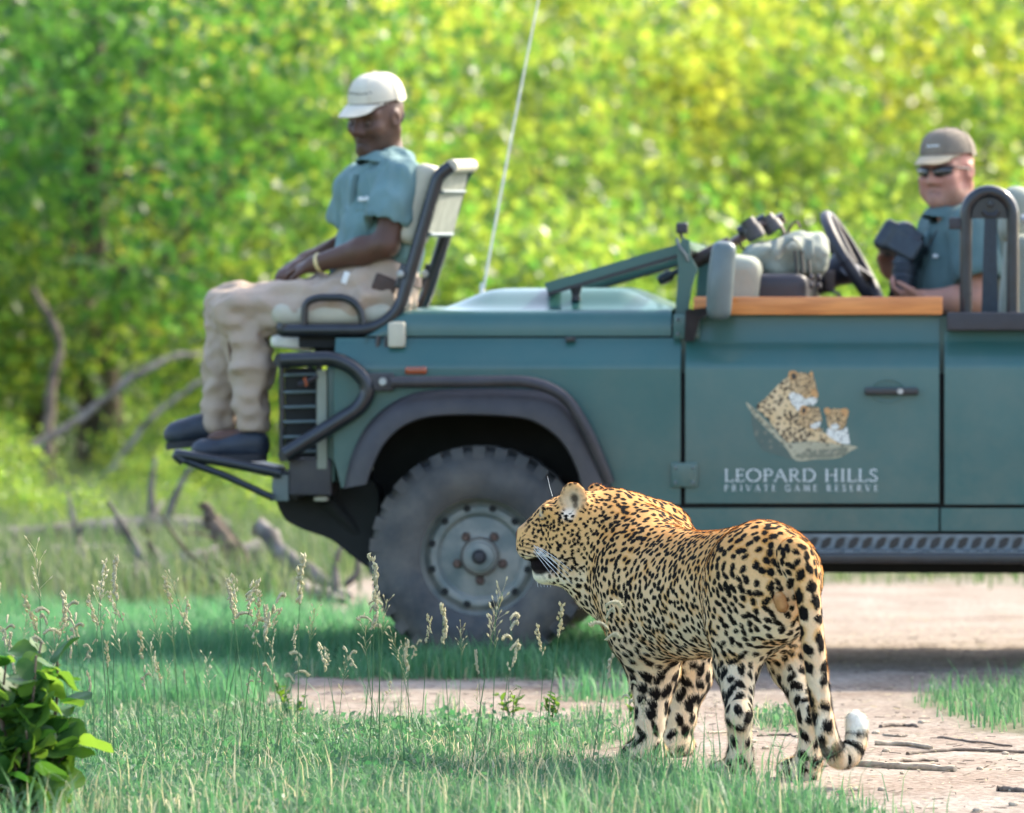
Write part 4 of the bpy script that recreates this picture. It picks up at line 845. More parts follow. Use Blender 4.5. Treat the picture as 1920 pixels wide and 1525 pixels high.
    # base coat: warm on the back, pale below and on inner legs
    flank = sstep(.30, .62, z + .10 * N[:, 2]); warm = np.array([.56, .33, .12]); mid = np.array([.64, .45, .23]); pale = np.array([.70, .59, .42]); white = np.array([.78, .75, .68])
    inner = sstep(.1, .8, N @ lat) * (1 - sstep(.36, .46, z)) * (s < .02); inner = np.maximum(inner, sstep(.1, .8, -(N @ lat)) * (1 - sstep(.36, .46, z)) * (s > .02) * .8)
    nz1 = vnoise(v, 7, 31) * .5 + vnoise(v, 19, 32) * .3
    k = np.clip(flank + .25 * nz1, 0, 1)[:, None]; base = pale * (1 - k) + mid * k; k2 = (sstep(.50, .70, z + .06 * N[:, 2] + .05 * nz1) * .85)[:, None]; base = base * (1 - k2) + warm * k2
    low = (1 - sstep(.26, .36, z - .08 * N[:, 2]))[:, None] * .30; base = base * (1 - low) + white * low
    k3 = (inner * .8)[:, None]; base = base * (1 - k3) + white * k3
    belly = (sstep(.2, .8, -N[:, 2]) * (z > .24) * (t < .95))[:, None] * .75; base = base * (1 - belly) + white * belly
    def paint(c, r0, r1, colr, amt=1.):
        nonlocal base
        kk = (near(c, r0, r1) * amt)[:, None]; base = base * (1 - kk) + np.array(colr) * kk
    paint(L(1000, 1035, HY), .02, .06, (.72, .66, .54), .7); paint(L(1020, 1080, HY), .02, .055, (.80, .78, .72)); paint(L(1060, 1085, HY), .03, .07, (.78, .73, .62), .8); paint(L(1110, 1085, HY - .03), .03, .09, (.78, .73, .62), .8)
    paint(L(1035, 1068, HY - .05), .01, .03, (.62, .42, .34), .6)
    paint(L(1010, 965, HY), .02, .06, (.50, .34, .17), .5); paint(L(985, 988, HY), .01, .035, (.36, .25, .15), .7)
    paint(ec, .015, .05, (.60, .52, .40), .8); paint(L(1066, 965, HY - .07), .01, .03, (.74, .70, .62), .8)
    paint(L(1465, 1132, 14.84), .022, .034, (.40, .23, .10)); paint(L(1468, 1150, 14.845), .006, .016, (.16, .08, .04), .8)  # second patch paints a shaded underside so the form looks rounder
    paint(L(1500, 1130, 14.95), .02, .07, (.76, .70, .58), .6)
    # ---- spots: blue-noise sites with local size, grouped lobes, stretched
    rng = np.random.default_rng(5)
    def local_r(p_head, p_leg, zz, tt_, tl):
        r = .0090 + .0016 * sstep(.12, -.08, tt_) * (zz > .3)             # bigger on the rump
        r = r * (1 - p_leg) + .0160 * p_leg; r = r * (1 - p_head) + .0052 * p_head; r = r * (1 - tl) + .018 * tl; return r
    cand = rng.choice(n, size=min(n, 30000), replace=False); rl = local_r(head[cand], leg[cand], z[cand], t[cand], tail[cand])
    sites = []; alive = np.ones(len(cand), bool); ck = kdtree.KDTree(len(cand)); cp = v[cand]
    for i, p in enumerate(cp.tolist()): ck.insert(p, i)
    ck.balance()
    for a in range(len(cand)):
        if not alive[a]: continue
        sites.append((cand[a], rl[a])); hit = ck.find_range(cp[a], 1.08 * (rl[a] + .019)); jj = np.array([x[1] for x in hit], int); dj = np.array([x[2] for x in hit]); alive[jj[dj < 1.0 * (rl[a] + rl[jj])]] = False
    print("sites", time.time() - _a); blobs = []
    for vi, r in sites:
        p, nn = v[vi], N[vi]; dirv = np.array([0, 0, -1.]) + .9 * rng.normal(size=3) * np.array([1, 1, .5]) - .25 * h; dirv = unit(dirv - nn * (dirv @ nn)); sd_ = np.cross(nn, dirv)
        asp = rng.uniform(1.0, 1.6); rr = r * rng.uniform(.80, 1.04); nl = rng.choice([1, 1, 2, 2, 3])
        for b_ in range(nl):
            off = (rng.uniform(-.55, .55) * dirv * asp + rng.uniform(-.5, .5) * sd_) * rr * (nl > 1); blobs.append((p + off, rr * (1 if nl == 1 else .80), dirv, asp))
    kd = kdtree.KDTree(n)
    for i, p in enumerate(v.tolist()): kd.insert(p, i)
    kd.balance(); wob = 1 + .26 * vnoise(v, 95, 41) + .16 * vnoise(v, 210, 42); best = np.full(n, 9.)
    for bp_, br, bd, ba in blobs:
        ii = np.array([x[1] for x in kd.find_range(bp_, br * ba * 2.0)], int)
        if not len(ii): continue
        dv = v[ii] - bp_; al = dv @ bd; pe2 = np.maximum((dv * dv).sum(1) - al * al, 0); best[ii] = np.minimum(best[ii], np.sqrt((al / ba) ** 2 + pe2 * ba ** .35) / br)
    spot = 1 - sstep(.86, 1.10, best * wob); ring = (1 - sstep(1.1, 1.9, best)) * (1 - head) * (1 - leg)
    pat = (sstep(-.1, .5, vnoise(v, 26, 51)) * ring)[:, None]; base = base * (1 - .34 * pat * np.array([.35, .8, 1.5]))
    nospot = np.clip(near(L(975, 1000, HY), .02, .045) + near(L(1018, 1080, HY), .025, .045) + near(ec, .025, .05) * .95 + near(L(1465, 1132, 14.84), .028, .034) + near(L(1030, 1062, HY), .01, .03), 0, 1)
    white_tip = near(TP[-1], .030, .05)
    spot = spot * (1 - nospot); base = base * (1 - white_tip[:, None]) + np.array([.8, .8, .78]) * white_tip[:, None]; 
    rings = tail * sstep(.45, .6, i_t) * (1 - sstep(.88, .93, i_t)) * sstep(.1, .45, np.sin(i_t * 58)) * (1 - .2 * white_tip); spot = np.maximum(spot * (1 - tail * sstep(.5, .65, i_t)), rings)
    base = np.clip(base * np.array([1.22, 1.10, .98]), 0, .85); black = np.array([.008, .0065, .0055]); col = base * (1 - spot[:, None]) + black * spot[:, None]
    def tint(c, r0, r1, cc, amt=1.):
        nonlocal col
        kk = (near(c, r0, r1) * amt)[:, None]; col = col * (1 - kk) + np.array(cc) * kk
    tint(L(972, 1003, HY), .012, .020, (.10, .05, .045)); 
    mouth = (near(L(1016, 1058, HY), .040, .055) * sstep(.10, -.2, np.abs(v[:, 2] - L(1012, 1057, HY)[2]) / .018 - 1.0))[:, None]; col = col * (1 - mouth) + np.array([.016, .011, .011]) * mouth  # shade inside the open mouth put in as black colour
    tint(L(1034, 1064, HY - .05), .014, .026, (.014, .009, .009)); tint(L(1080, 934, HY - .055), .009, .022, (.040, .028, .02), .92); tint(L(1080, 948, HY - .06), .005, .014, (.05, .035, .025), .8); tint(L(1101, 940, HY - .03), .008, .020, (.016, .012, .010), .9); tint(L(1014, 962, HY - .045), .006, .016, (.70, .62, .48), .55)
    tint(L(1014, 1058, HY - .02), .026, .036, (.012, .008, .008), .97); tint(L(1000, 1050, HY - .02), .010, .022, (.012, .008, .008), .9)
    # whisker-pad lines
    pad = near(L(990, 1030, HY - .04), .02, .042); ln = sstep(.3, .8, np.sin((v[:, 2] + .25 * (v[:, 0])) * 560)) * pad * .75; col = col * (1 - ln[:, None]) + np.array([.03, .02, .015]) * ln[:, None]
    base_loc = L(1330, 1440, 15.4); base_loc[2] = 0
    m = attr_mat('leopard_coat', rough=.8, spec=.12, sheen=0., var=.10, nscale=160, bump=.25, bscale=420)
    cat = empty('leopard', base_loc, 'spotted leopard standing on the track with its head turned left and mouth open', 'leopard')
    obj('body', v, q, m, cat, True, cols=col, world=True)
    print("col", time.time() - _a)
    # ---- coat of short hairs
    nh = 300000; fa = q[rng.integers(0, len(q), nh)]; wts = rng.dirichlet((1, 1, 1, 1), nh); p = (v[fa] * wts[..., None]).sum(1); nn = unit((N[fa] * wts[..., None]).sum(1)); cc = col[fa[:, 0]]
    fl = -h[None] * 1.0 + np.array([0, 0, -.9])[None] * (1 - sstep(.2, .5, p[:, 2]))[:, None] + np.array([0, 0, -.35]); hd = (1 - sstep(.13, .2, np.linalg.norm(p - head_c, axis=1)))[:, None]; fl = fl * (1 - hd) + np.array([1., -.1, .1]) * hd
    fl = fl + rng.normal(0, .25, (nh, 3)); fl = unit(fl - nn * (fl * nn).sum(1, keepdims=True)); hl = (.0085 + .006 * (1 - sstep(.25, .42, p[:, 2])) - .003 * hd[:, 0]) * rng.uniform(.6, 1.3, nh); hl *= 1 - .6 * (np.linalg.norm(p - L(980, 1000, HY), axis=1) < .03)
    lift = rng.uniform(.12, .42, nh)[:, None]; d = unit(fl * 1 + nn * lift); sd2 = unit(np.cross(d, nn)) * .00062
    P0 = p - nn * .001 - sd2; P1 = p - nn * .001 + sd2; P2 = p + d * hl[:, None]; hv = np.stack([P0, P1, P2], 1).reshape(-1, 3); hq = np.arange(nh * 3).reshape(-1, 3); hc_ = np.repeat(cc * rng.uniform(.85, 1.18, nh)[:, None], 3, 0)
    fo = obj('fur', hv, hq, m, cat, False, cols=np.clip(hc_, 0, 1), world=True); fo['kind'] = 'stuff'
    # whiskers, eye, teeth
    mat('whisker', (.75, .75, .72), rough=.5, var=.05); mat('eye_amber', (.10, .07, .02), rough=.15, var=.2, coat=.6); mat('tooth', (.75, .70, .58), rough=.35, var=.08)
    for i in range(9):
        a = L(1000 + 5 * (i % 3), 1022 + 5.5 * (i // 3) + 2 * (i % 3), HY - .050); e_ = a + np.array([.055 + .012 * (i % 3), -.045, -.055 - .008 * (i // 3)]) * rng.uniform(.8, 1.2)
        mb = MB(); mb.tube(catmull([a, (a + e_) / 2 + np.array([-.004, -.01, .006]), e_], 5), np.linspace(.0011, .0004, 11), 4); mb.build('whisker', 'whisker', cat, world=True)
    for i in range(5):
        a = L(1006 + 6 * i, 1086, HY - .01); mb = MB(); mb.tube([a, a + np.array([.004, -.004, -.022])], [.0008, .0003], 4); mb.build('chin_bristle', 'whisker', cat, world=True)
    for du in (0, 1): a = L(1036, 931, HY - .045); mb = MB(); mb.tube(catmull([a, a + np.array([-.008, -.004, .028]), a + np.array([-.014, -.004, .055])], 4), np.linspace(.0009, .0003, 9), 4); mb.build('brow_whisker', 'whisker', cat, world=True); break
    s2 = SDF(); s2.ell(L(1018, 974, HY - .048), (.009, .006, .0038), k=.005); vv, qq = s2.mesh(.0025, 1); obj('eye', vv, qq, 'eye_amber', cat, world=True)
    for du, dv_, l_ in ():
        a = L(du, dv_, HY - .024); mb = MB(); mb.tube([a, a + np.array([0, 0, -l_ * .6]), a + np.array([.002, 0, -l_])], [.0045, .003, .0006], 8); mb.build('canine_tooth', 'tooth', cat, world=True)
    print('leopard', n, len(sites), len(blobs))
_t = time.time(); leopard(); print('leopard secs', time.time() - _t)
# ================================================================== people
attr_mat('skin', rough=.5, spec=.4, sss=.12, var=.08, nscale=60, bump=.06, bscale=500)
mat('shirt_green', (.135, .235, .240), rough=.85, var=.10, scale=9, bump=.3, bscale=900)
mat('shirt_green_dark', (.085, .150, .150), rough=.85, var=.10, scale=9, bump=.3, bscale=900)
mat('khaki', (.43, .33, .25), rough=.88, var=.08, scale=8, bump=.3, bscale=900)
mat('cap_stone', (.60, .56, .45), rough=.85, var=.05, scale=20, bump=.2, bscale=900)
mat('cap_taupe', (.20, .165, .125), rough=.85, var=.10, scale=20, bump=.2, bscale=900)
mat('cap_tan', (.40, .33, .22), rough=.85, var=.06, scale=20)
mat('shoe_navy', (.020, .028, .042), rough=.5, var=.25, scale=14, bump=.15, bscale=120)
mat('sole', (.035, .034, .036), rough=.8, var=.2, scale=20)
mat('eye_dark', (.03, .02, .015), rough=.15, var=.1, coat=.5)
mat('eye_white', (.10, .065, .05), rough=.3, var=.04)
mat('shade_lens', (.012, .010, .012), rough=.06, var=.1, coat=1.)
mat('bracelet', (.60, .47, .22), rough=.5, var=.2, scale=60)
mat('stitch_white', (.75, .76, .74), rough=.8, var=.05); mat('stitch_dark', (.06, .06, .055), rough=.8, var=.05)
mat('dark_hair', (.010, .008, .007), rough=.8, var=.2)
def head_shape(S, c, R, k=1., wide=1.):
    """adds a head to S; R columns are forward, left, up; c is its middle"""
    def p(x, y, z): return c + R @ (np.array([x, y * wide, z]) * k)
    E = lambda x, y, z, r, kk=.02, sub=False: S.ell(p(x, y, z), np.array(r) * k * np.array([1, wide, 1]), R, kk, sub)
    E(-.012, 0, .030, (.098, .077, .092)); E(.028, 0, -.030, (.070, .064, .084), .04)
    for s in (-1, 1):
        S.cap(p(-.015, .052 * s, -.045), p(.070, .014 * s, -.100), .030 * k, .022 * k, .025); E(.066, .042 * s, -.022, (.028, .024, .024), .025)
        S.cap(p(.084, .012 * s, .026), p(.066, .050 * s, .026), .014 * k, .014 * k, .018)
        E(.100, .016 * s, -.034, (.013, .010, .010), .008)
        S.cap(p(.095, .0, -.0600), p(.082, .023 * s, -.0680), .0090 * k, .0055 * k, .008); S.cap(p(.092, .0, -.0770), p(.080, .020 * s, -.0795), .0100 * k, .006 * k, .008)
        E(.104, .033 * s, .000, (.021, .019, .014), .014, True)
        E(-.006, .078 * s, -.004, (.024, .013, .034), .01); E(.002, .090 * s, .0, (.012, .008, .018), .006, True)
    S.cap(p(.090, 0, .016), p(.113, 0, -.028), .0105 * k, .0165 * k, .014)
    E(.074, 0, -.100, (.022, .026, .020), .025)
    S.ell(p(.112, .008, -.0700), np.array((.018, .015, .0019)) * k, R @ np.array([[1, 0, 0], [0, .94, .34], [0, -.34, .94]]), .003, True); S.ell(p(.112, -.008, -.0700), np.array((.018, .015, .0019)) * k, R @ np.array([[1, 0, 0], [0, .94, -.34], [0, .34, .94]]), .003, True)
    return p
def head_cols(v, c, R, k, skin, lip, wide=1., stubble=None):
    q = (v - c) @ R / k; q[:, 1] /= wide; col = np.tile(np.array(skin, float), (len(v), 1))
    def mixc(m, cc):
        nonlocal col
        col = col * (1 - m[:, None]) + np.array(cc) * m[:, None]
    m = (1 - sstep(.020, .030, np.abs(q[:, 1]))) * (1 - sstep(.013, .019, np.abs(q[:, 2] + .069))) * (q[:, 0] > .07); mixc(m * .75, lip)
    mixc((1 - sstep(.0015, .004, np.abs(q[:, 2] + .0672 + .30 * np.abs(q[:, 1])))) * (np.abs(q[:, 1]) < .022) * (q[:, 0] > .07) * .8, np.array(skin) * .25)
    mixc((1 - sstep(.022, .034, np.hypot(np.abs(q[:, 1]) - .034, q[:, 2] * 1.5))) * (q[:, 0] > .05) * .35, np.array(skin) * .5)
    mixc((1 - sstep(.005, .009, np.abs(q[:, 2] - .027 + .1 * np.abs(np.abs(q[:, 1]) - .03)))) * (np.abs(np.abs(q[:, 1]) - .034) < .020) * (q[:, 0] > .06) * .7, np.array(skin) * .22)
    if stubble is not None:
        mixc(sstep(-.03, -.055, q[:, 2]) * sstep(-.0, .03, q[:, 0]) * (1 - sstep(-.13, -.15, q[:, 2]) * 0) * .35 * (q[:, 2] > -.14), stubble)
    return col
def cap_parts(person, p, R, k, m, mb_, wide=1., tiltd=0., under=None):
    """crown, brim, button of a baseball cap; p maps head coordinates to the world"""
    G = []
    n1, n2 = 40, 14
    for i in range(n1 + 1):
        a = 2 * math.pi * i / n1; row = []
        for j in range(n2):
            f = j / (n2 - 1); ph = f * math.pi / 2; rx = .107 if math.cos(a) > 0 else .112; sq = math.cos(ph) ** .72; zz = .056 + .094 * math.sin(ph) ** .95 + (.006 if math.cos(a) > 0 else -.006) * (1 - f)
            seam = 1 - .010 * abs(math.sin(3 * a)) ** .25 * 0 ; row.append(p(-.010 + rx * math.cos(a) * sq * seam, .088 * math.sin(a) * sq * seam, zz - tiltd * math.cos(a) * sq * .1))
        G.append(row)
    mb = MB(); mb.grid(G); cr = mb.build('cap_crown', m, person, world=True, angle=80)
    G = []
    for i in range(17):
        y = -1 + i / 8; row = []
        for j in range(9):
            t = j / 8; yy = y * (.082 - .012 * t); base_x = -.010 + .107 * math.sqrt(max(0, 1 - (yy / .088) ** 2)); ext = .080 * max(0, 1 - y * y) ** .62; x = base_x + t * ext; z = .060 - .004 * y * y - (.030 * y * y + .010 + .016 * t) * t * ext / .080; row.append(p(x, yy, z))
        G.append(row)
    mb = MB(); mb.grid(G); br = mb.build('cap_brim', mb_, person, world=True, angle=80, solid=.004)
    mb = MB(); mb.lathe([(0, .006), (.006, .005), (.008, 0)], p(-.010, 0, .150), R[:, 2], 10); mb.build('cap_button', m, cr, world=True)
    for i in range(3):
        for s in (0, 1):
            a = math.pi * i / 3 + math.pi * s + .52; mb = MB(); mb.tube([p(-.010 + (.108 if math.cos(a) > 0 else .113) * math.cos(a) * math.cos(ph) ** .72, .089 * math.sin(a) * math.cos(ph) ** .72, .056 + .0945 * math.sin(ph) ** .95 + (.006 if math.cos(a) > 0 else -.006) * (1 - ph / 1.571)) for ph in np.linspace(.02, 1.5, 12)], .0012 * k, 5); mb.build('cap_seam', m, cr, world=True)
    return cr
def scribble(name, person, P0, ex, ey, n, length, height, m, parent, seed=0, r=.0016):
    """a small line of handwritten embroidery"""
    rg = random.Random(seed); pts = []
    for i in range(n): t = i / (n - 1); pts.append(P0 + ex * (t - .5) * length + ey * (height * (.9 if i % 2 else -.5) * rg.uniform(.35, 1.)))
    mb = MB(); mb.tube(catmull(pts, 4), r, 5); mb.build(name, m, parent, world=True)
def cap_script(person, p, half, z0, m, seed, r):
    rg = random.Random(seed); pts = []
    for i in range(17):
        y = half * (i / 8 - 1); z = z0 + (.005 if i % 2 else -.004) * rg.uniform(.4, 1.); sp = ((z - .056) / .094) ** (1 / .95); c = (1 - sp * sp) ** .36; pts.append(p(-.009 + .107 * c * math.sqrt(max(.01, 1 - (y / (.088 * c)) ** 2)), y, z))
    mb = MB(); mb.tube(catmull(pts, 4), r, 5); mb.build('cap_embroidery', m, person, world=True)
def hand(S, wrist, fwd, palm_n, size=1., curl=.5, side=1, spread=.0, thumb=True):
    """palm and five bent fingers; fwd from wrist to knuckles, palm_n out of the palm; side +1 thumb on cross(fwd, palm_n)"""
    f = unit(fwd); n = unit(np.asarray(palm_n) - f * np.dot(f, palm_n)); t = np.cross(f, n) * side; sz = size
    S.cap(wrist, wrist + f * .02 * sz, .026 * sz, .030 * sz, .02); S.ell(wrist + f * .055 * sz, np.array((.050, .040, .019)) * sz, np.stack([f, t, n], 1), .02)
    for i, (off, ln) in enumerate(((.028, .070), (.010, .080), (-.010, .074), (-.028, .058))):
        k0 = wrist + f * .094 * sz + t * off * sz; a1 = curl * .55; a2 = curl * 1.4; a3 = curl * 2.1
        d1 = f * math.cos(a1) + n * math.sin(a1) + t * off * spread; d2 = f * math.cos(a2) + n * math.sin(a2); d3 = f * math.cos(a3) + n * math.sin(a3)
        p1 = k0 + d1 * ln * .48 * sz; p2 = p1 + d2 * ln * .32 * sz; p3 = p2 + d3 * ln * .26 * sz
        S.cap(wrist + f * .06 * sz + t * off * .8 * sz, k0, .0115 * sz, .0102 * sz, .010); S.cap(k0, p1, .0100 * sz, .0092 * sz, .004); S.cap(p1, p2, .0092 * sz, .0084 * sz, .003); S.cap(p2, p3, .0084 * sz, .0068 * sz, .003)
    if thumb:
        b = wrist + f * .028 * sz + t * .026 * sz; p1 = b + unit(f * .8 + t * .55 + n * .25) * .040 * sz; p2 = p1 + unit(f * 1. + t * .15 + n * .35) * .034 * sz; p3 = p2 + unit(f + n * .4) * .024 * sz
        S.cap(b, p1, .0165 * sz, .0125 * sz, .012); S.cap(p1, p2, .0120 * sz, .0105 * sz, .004); S.cap(p2, p3, .0105 * sz, .0080 * sz, .003)
def cloth(S, h, nm, m, parent, amp=.006, freq=14, seed=1, stretch=(1, 1, 1), smooth=2, cut=None):
    v, q = S.mesh(h, smooth); n = vnormals(v, q); st = np.array(stretch)
    dd = amp * (1 - np.abs(vnoise(v * st, freq, seed)) * 2) * .7 + amp * .7 * vnoise(v * st, freq * 2.3, seed + 1); v = v + n * dd[:, None]
    return obj(nm, v, q, m, parent, world=True)

def tracker():
    D0 = .32
    def T(u, v, dd=0.): return VW(u, v, D0 + dd)
    per = empty('person', T(650, 600), 'man in pale cap, green shirt and khaki trousers sitting on the front seat', 'person')
    R = rot(VtoW([-.55, -.80, -.20]) - VtoW([0, 0, 0]), (0.05, 0, 1)); hc = T(706, 221, -.01); K = 1.06
    sf, sb = T(662, 352, .15), T(768, 338, -.15); sl = unit(sb - sf); mid = (sf + sb) / 2; up = np.array([0, 0, 1.])
    fw = unit(np.cross(sl, up)); fw = fw if fw[0] < 0 else -fw; RT = np.stack([fw, np.cross(up, fw), up], 1)
    S = SDF(); p = head_shape(S, hc, R, K)
    S.cap(p(-.030, 0, -.070), T(732, 318), .056, .062, .03)
    S.ell(T(722, 400), (.09, .15, .17), RT, .05); S.cap(T(712, 440), T(698, 540), .12, .13, .05)
    # left arm (towards the camera), right arm behind
    EL, WL = T(724, 458, -.20), T(596, 494, -.10); ER, WR_ = T(655, 455, .24), T(580, 486, .08)
    S.cap(T(754, 345, -.16), EL, .056, .046, .03); S.cap(EL, EL + (WL - EL) * .35, .046, .049, .02); S.cap(EL + (WL - EL) * .35, WL, .049, .030, .02)
    S.cap(T(672, 352, .17), ER, .052, .044, .03); S.cap(ER, WR_, .044, .029, .02)
    hand(S, WL, T(545, 506, -.02) - WL, np.array([-.1, .5, -.9]), .98, .45, 1); hand(S, WR_, T(530, 505, -.01) - WR_, np.array([0, -.2, -1.]), .98, .40, -1)
    for dd, kn, an in ((-.09, T(444, 590, -.09), T(468, 800, -.10)), (.10, T(434, 588, .10), T(408, 792, .06))):
        S.cap(T(690, 575, dd), kn, .075, .055, .03); S.cap(kn, an, .05, .035, .03); S.ell(an + np.array([-.06, 0, -.04]), (.09, .035, .03), None, .03)
    v, q = S.mesh(.0068, 1); skin = np.array([.095, .046, .030]); col = head_cols(v, hc, R, K, skin, (.085, .040, .036), stubble=(.022, .014, .012)); obj('body', v, q, 'skin', per, cols=col, world=True)
    cap_parts(per, p, R, K, 'cap_stone', 'cap_stone')
    for s in (-1, 1):
        S = SDF(); S.ell(p(.0815, .034 * s, -.003), (.0120, .0125, .0110), None, .004); v, q = S.mesh(.004, 1); e = obj('eye', v, q, 'eye_white', per, world=True)
        S = SDF(); S.ell(p(.0905, .035 * s, -.0085), (.0052, .0062, .0058), None, .002); v, q = S.mesh(.0022, 1); obj('iris', v, q, 'eye_dark', e, world=True)
    S = SDF(); S.ell(p(-.060, 0, -.002), (.050, .066, .050), R, .02); v, q = S.mesh(.007, 1); obj('hair', v, q, 'dark_hair', per, world=True)
    # shirt
    S = SDF(); S.ell(T(716, 392), (.112, .178, .175), RT, .05); S.cap(T(716, 440, .02), T(704, 525, .02), .142, .150, .06); S.ell(T(712, 470), (.135, .172, .12), RT, .05)
    S.cap(T(754, 334, -.145), T(668, 348, .145), .062, .062, .06); S.ell(T(734, 330), (.080, .13, .06), RT, .05)
    S.cap(T(752, 338, -.155), T(724, 412, -.195), .074, .080, .035); S.cap(T(674, 350, .165), T(658, 416, .215), .076, .082, .035)
    S.ell(T(734, 300, -.005), (.072, .082, .040), RT, .03)
    def below(P): return P[..., 2] - T(700, 508)[2] + .30 * (P[..., 0] - T(700, 508)[0])
    S.ell(p(.0, 0, -.10), (.060, .058, .085), R, .012, sub=True)
    c_ = T(716, 440, -.205); S.cap(c_, c_ + np.array([-.02, -.01, -.10]), .085, .085, .008, sub=True); c_ = T(655, 442, .225); S.cap(c_, c_ + np.array([-.02, .01, -.10]), .085, .085, .008, sub=True)
    cloth(S, .0085, 'shirt', 'shirt_green', per, .012, 15, 3, (1, 1, .5)); 
    # collar, placket, pocket
    for s in (-1, 1):
        mb = MB(); G = []
        for i in range(10):
            t = i / 9; a = math.pi * (1 - t * 1.0) * s; base_ = T(730, 290) + RT @ np.array([.070 * -math.cos(a) + .004, .076 * math.sin(a), -.034 * (t ** 2) + .016 * (1 - t)]); out = RT @ np.array([.034 * -math.cos(a) + .014, .036 * math.sin(a), -.034 - .026 * t]); row = []
            for j in range(4): row.append(base_ + out * (j / 3) + np.array([0, 0, .012 * math.sin(j)]))
            G.append(row)
        mb.grid(G); mb.build('collar', 'shirt_green', per, world=True, solid=.004, angle=60)
    def chest(y, z): return T(716, 392) + RT @ np.array([.126 * math.sqrt(max(.05, 1 - (y / .19) ** 2 - (z / .24) ** 2)) , y, z])
    mb = MB(); G = [[chest(y, z) for y in (-.014, 0, .014)] for z in np.linspace(.12, -.12, 10)]; mb.grid(G); mb.build('placket', 'shirt_green_dark', per, world=True, solid=.003)
    for y in (.075, -.085):
        mb = MB(); G = [[chest(y + a, z) + fw * .004 for a in np.linspace(-.045, .045, 5)] for z in np.linspace(.0, -.11, 6)]; mb.grid(G); mb.build('pocket', 'shirt_green', per, world=True, solid=.003)
    a_ = T(702, 336, -.155); scribble('embroidery', per, chest(.085, .030) + fw * .012, RT[:, 1], up, 12, .085, .014, 'stitch_white', per, 3, .0034)
    cap_script(per, p, .050, .096, 'stitch_dark', 5, .0016)
    # trousers
    S = SDF(); S.cap(T(700, 560, .08), T(700, 560, -.08), .128, .128, .05); S.cap(T(714, 535, .05), T(714, 535, -.05), .120, .120, .05)
    S.cap(T(688, 568, -.10), T(446, 584, -.10), .110, .079, .05); S.cap(T(446, 584, -.10), T(470, 690, -.10), .080, .068, .035); S.cap(T(470, 690, -.10), T(472, 795, -.10), .066, .056, .03)
    S.cap(T(688, 568, .10), T(434, 582, .09), .110, .079, .05); S.cap(T(434, 582, .09), T(420, 690, .07), .080, .066, .035); S.cap(T(420, 690, .07), T(408, 790, .06), .064, .056, .03)
    S.box(T(472, 846, -.1), (.15, .12, .075), None, .01, .006, sub=True); S.box(T(398, 846, .06), (.15, .09, .078), None, .01, .006, sub=True)
    cloth(S, .0085, 'trousers', 'khaki', per, .018, 17, 8, (.55, 1, .8))
    mb = MB(); ring = [T(714, 528) + RT @ np.array([.134 * math.cos(a), .170 * math.sin(a), .006 * math.cos(a)]) for a in np.linspace(0, 2 * math.pi, 40)]
    G = [[r_ + np.array([0, 0, dz]) for dz in (-.018, .018)] for r_ in ring]; mb.grid(G); be = mb.build('belt', 'brown_leather', per, world=True, solid=.005)
    mb = MB(); mb.box(T(722, 534, -.185), (.085, .035, .06), np.array([[.93, 0, .36], [0, 1, 0], [-.36, 0, .93]]), .01); mb.build('belt_pouch', 'brown_leather', per, world=True)
    mb = MB(); mb.lathe([(.034, -.007), (.037, 0), (.034, .007)], WL + (WL - EL) * -.03, unit(WL - EL), 20); mb.build('bracelet', 'bracelet', per, world=True)
    mb = MB(); mb.box(T(648, 521, -.19), (.022, .008, .045), np.array([[.9, 0, .3], [0, 1, 0], [-.3, 0, .9]]), .004); mb.build('key_tag', 'stitch_white', per, world=True)
    for (hx, tx, vy, dd, tt_) in ((500, 362, 842, -.10, 6), (402, 312, 812, .06, 12)):
        S = SDF(); he, to = T(hx, vy - 2, dd), T(tx, vy + tt_ - 4, dd - .02); ax = unit(to - he); L_ = np.linalg.norm(to - he)
        S.cap(he + ax * .03, to - ax * .04, .040, .036, .03); S.ell(he + ax * .05 + np.array([0, 0, .03]), (.055, .042, .040), rot(ax), .03); S.ell(to - ax * .045, (.052, .045, .034), rot(ax), .02); S.ell(he + ax * .11 + np.array([0, 0, .018]), (.06, .040, .036), rot(ax), .03)
        z0 = min(he[2], to[2]) - .062; S.box(np.array([*((he + to) / 2)[:2], he[2] - .085]), (.25, .15, .052), rot(ax), .004, .006, sub=True)
        v, q = S.mesh(.0065, 2); sh = obj('shoe', v, q, 'shoe_navy', per, world=True)
        mb = MB(); ring = []
        for a in np.linspace(0, 2 * math.pi, 28, endpoint=False):
            w_ = .047 * (1 - .12 * math.cos(a)); ring.append((he + to) / 2 + ax * (L_ * .5 + .002) * math.cos(a) * abs(math.cos(a)) ** -.25 + np.cross(up, ax) * w_ * math.sin(a) + np.array([0, 0, -.046]))
        mb.prism(ring, (0, 0, .026)); mb.build('sole', 'sole', sh, world=True)

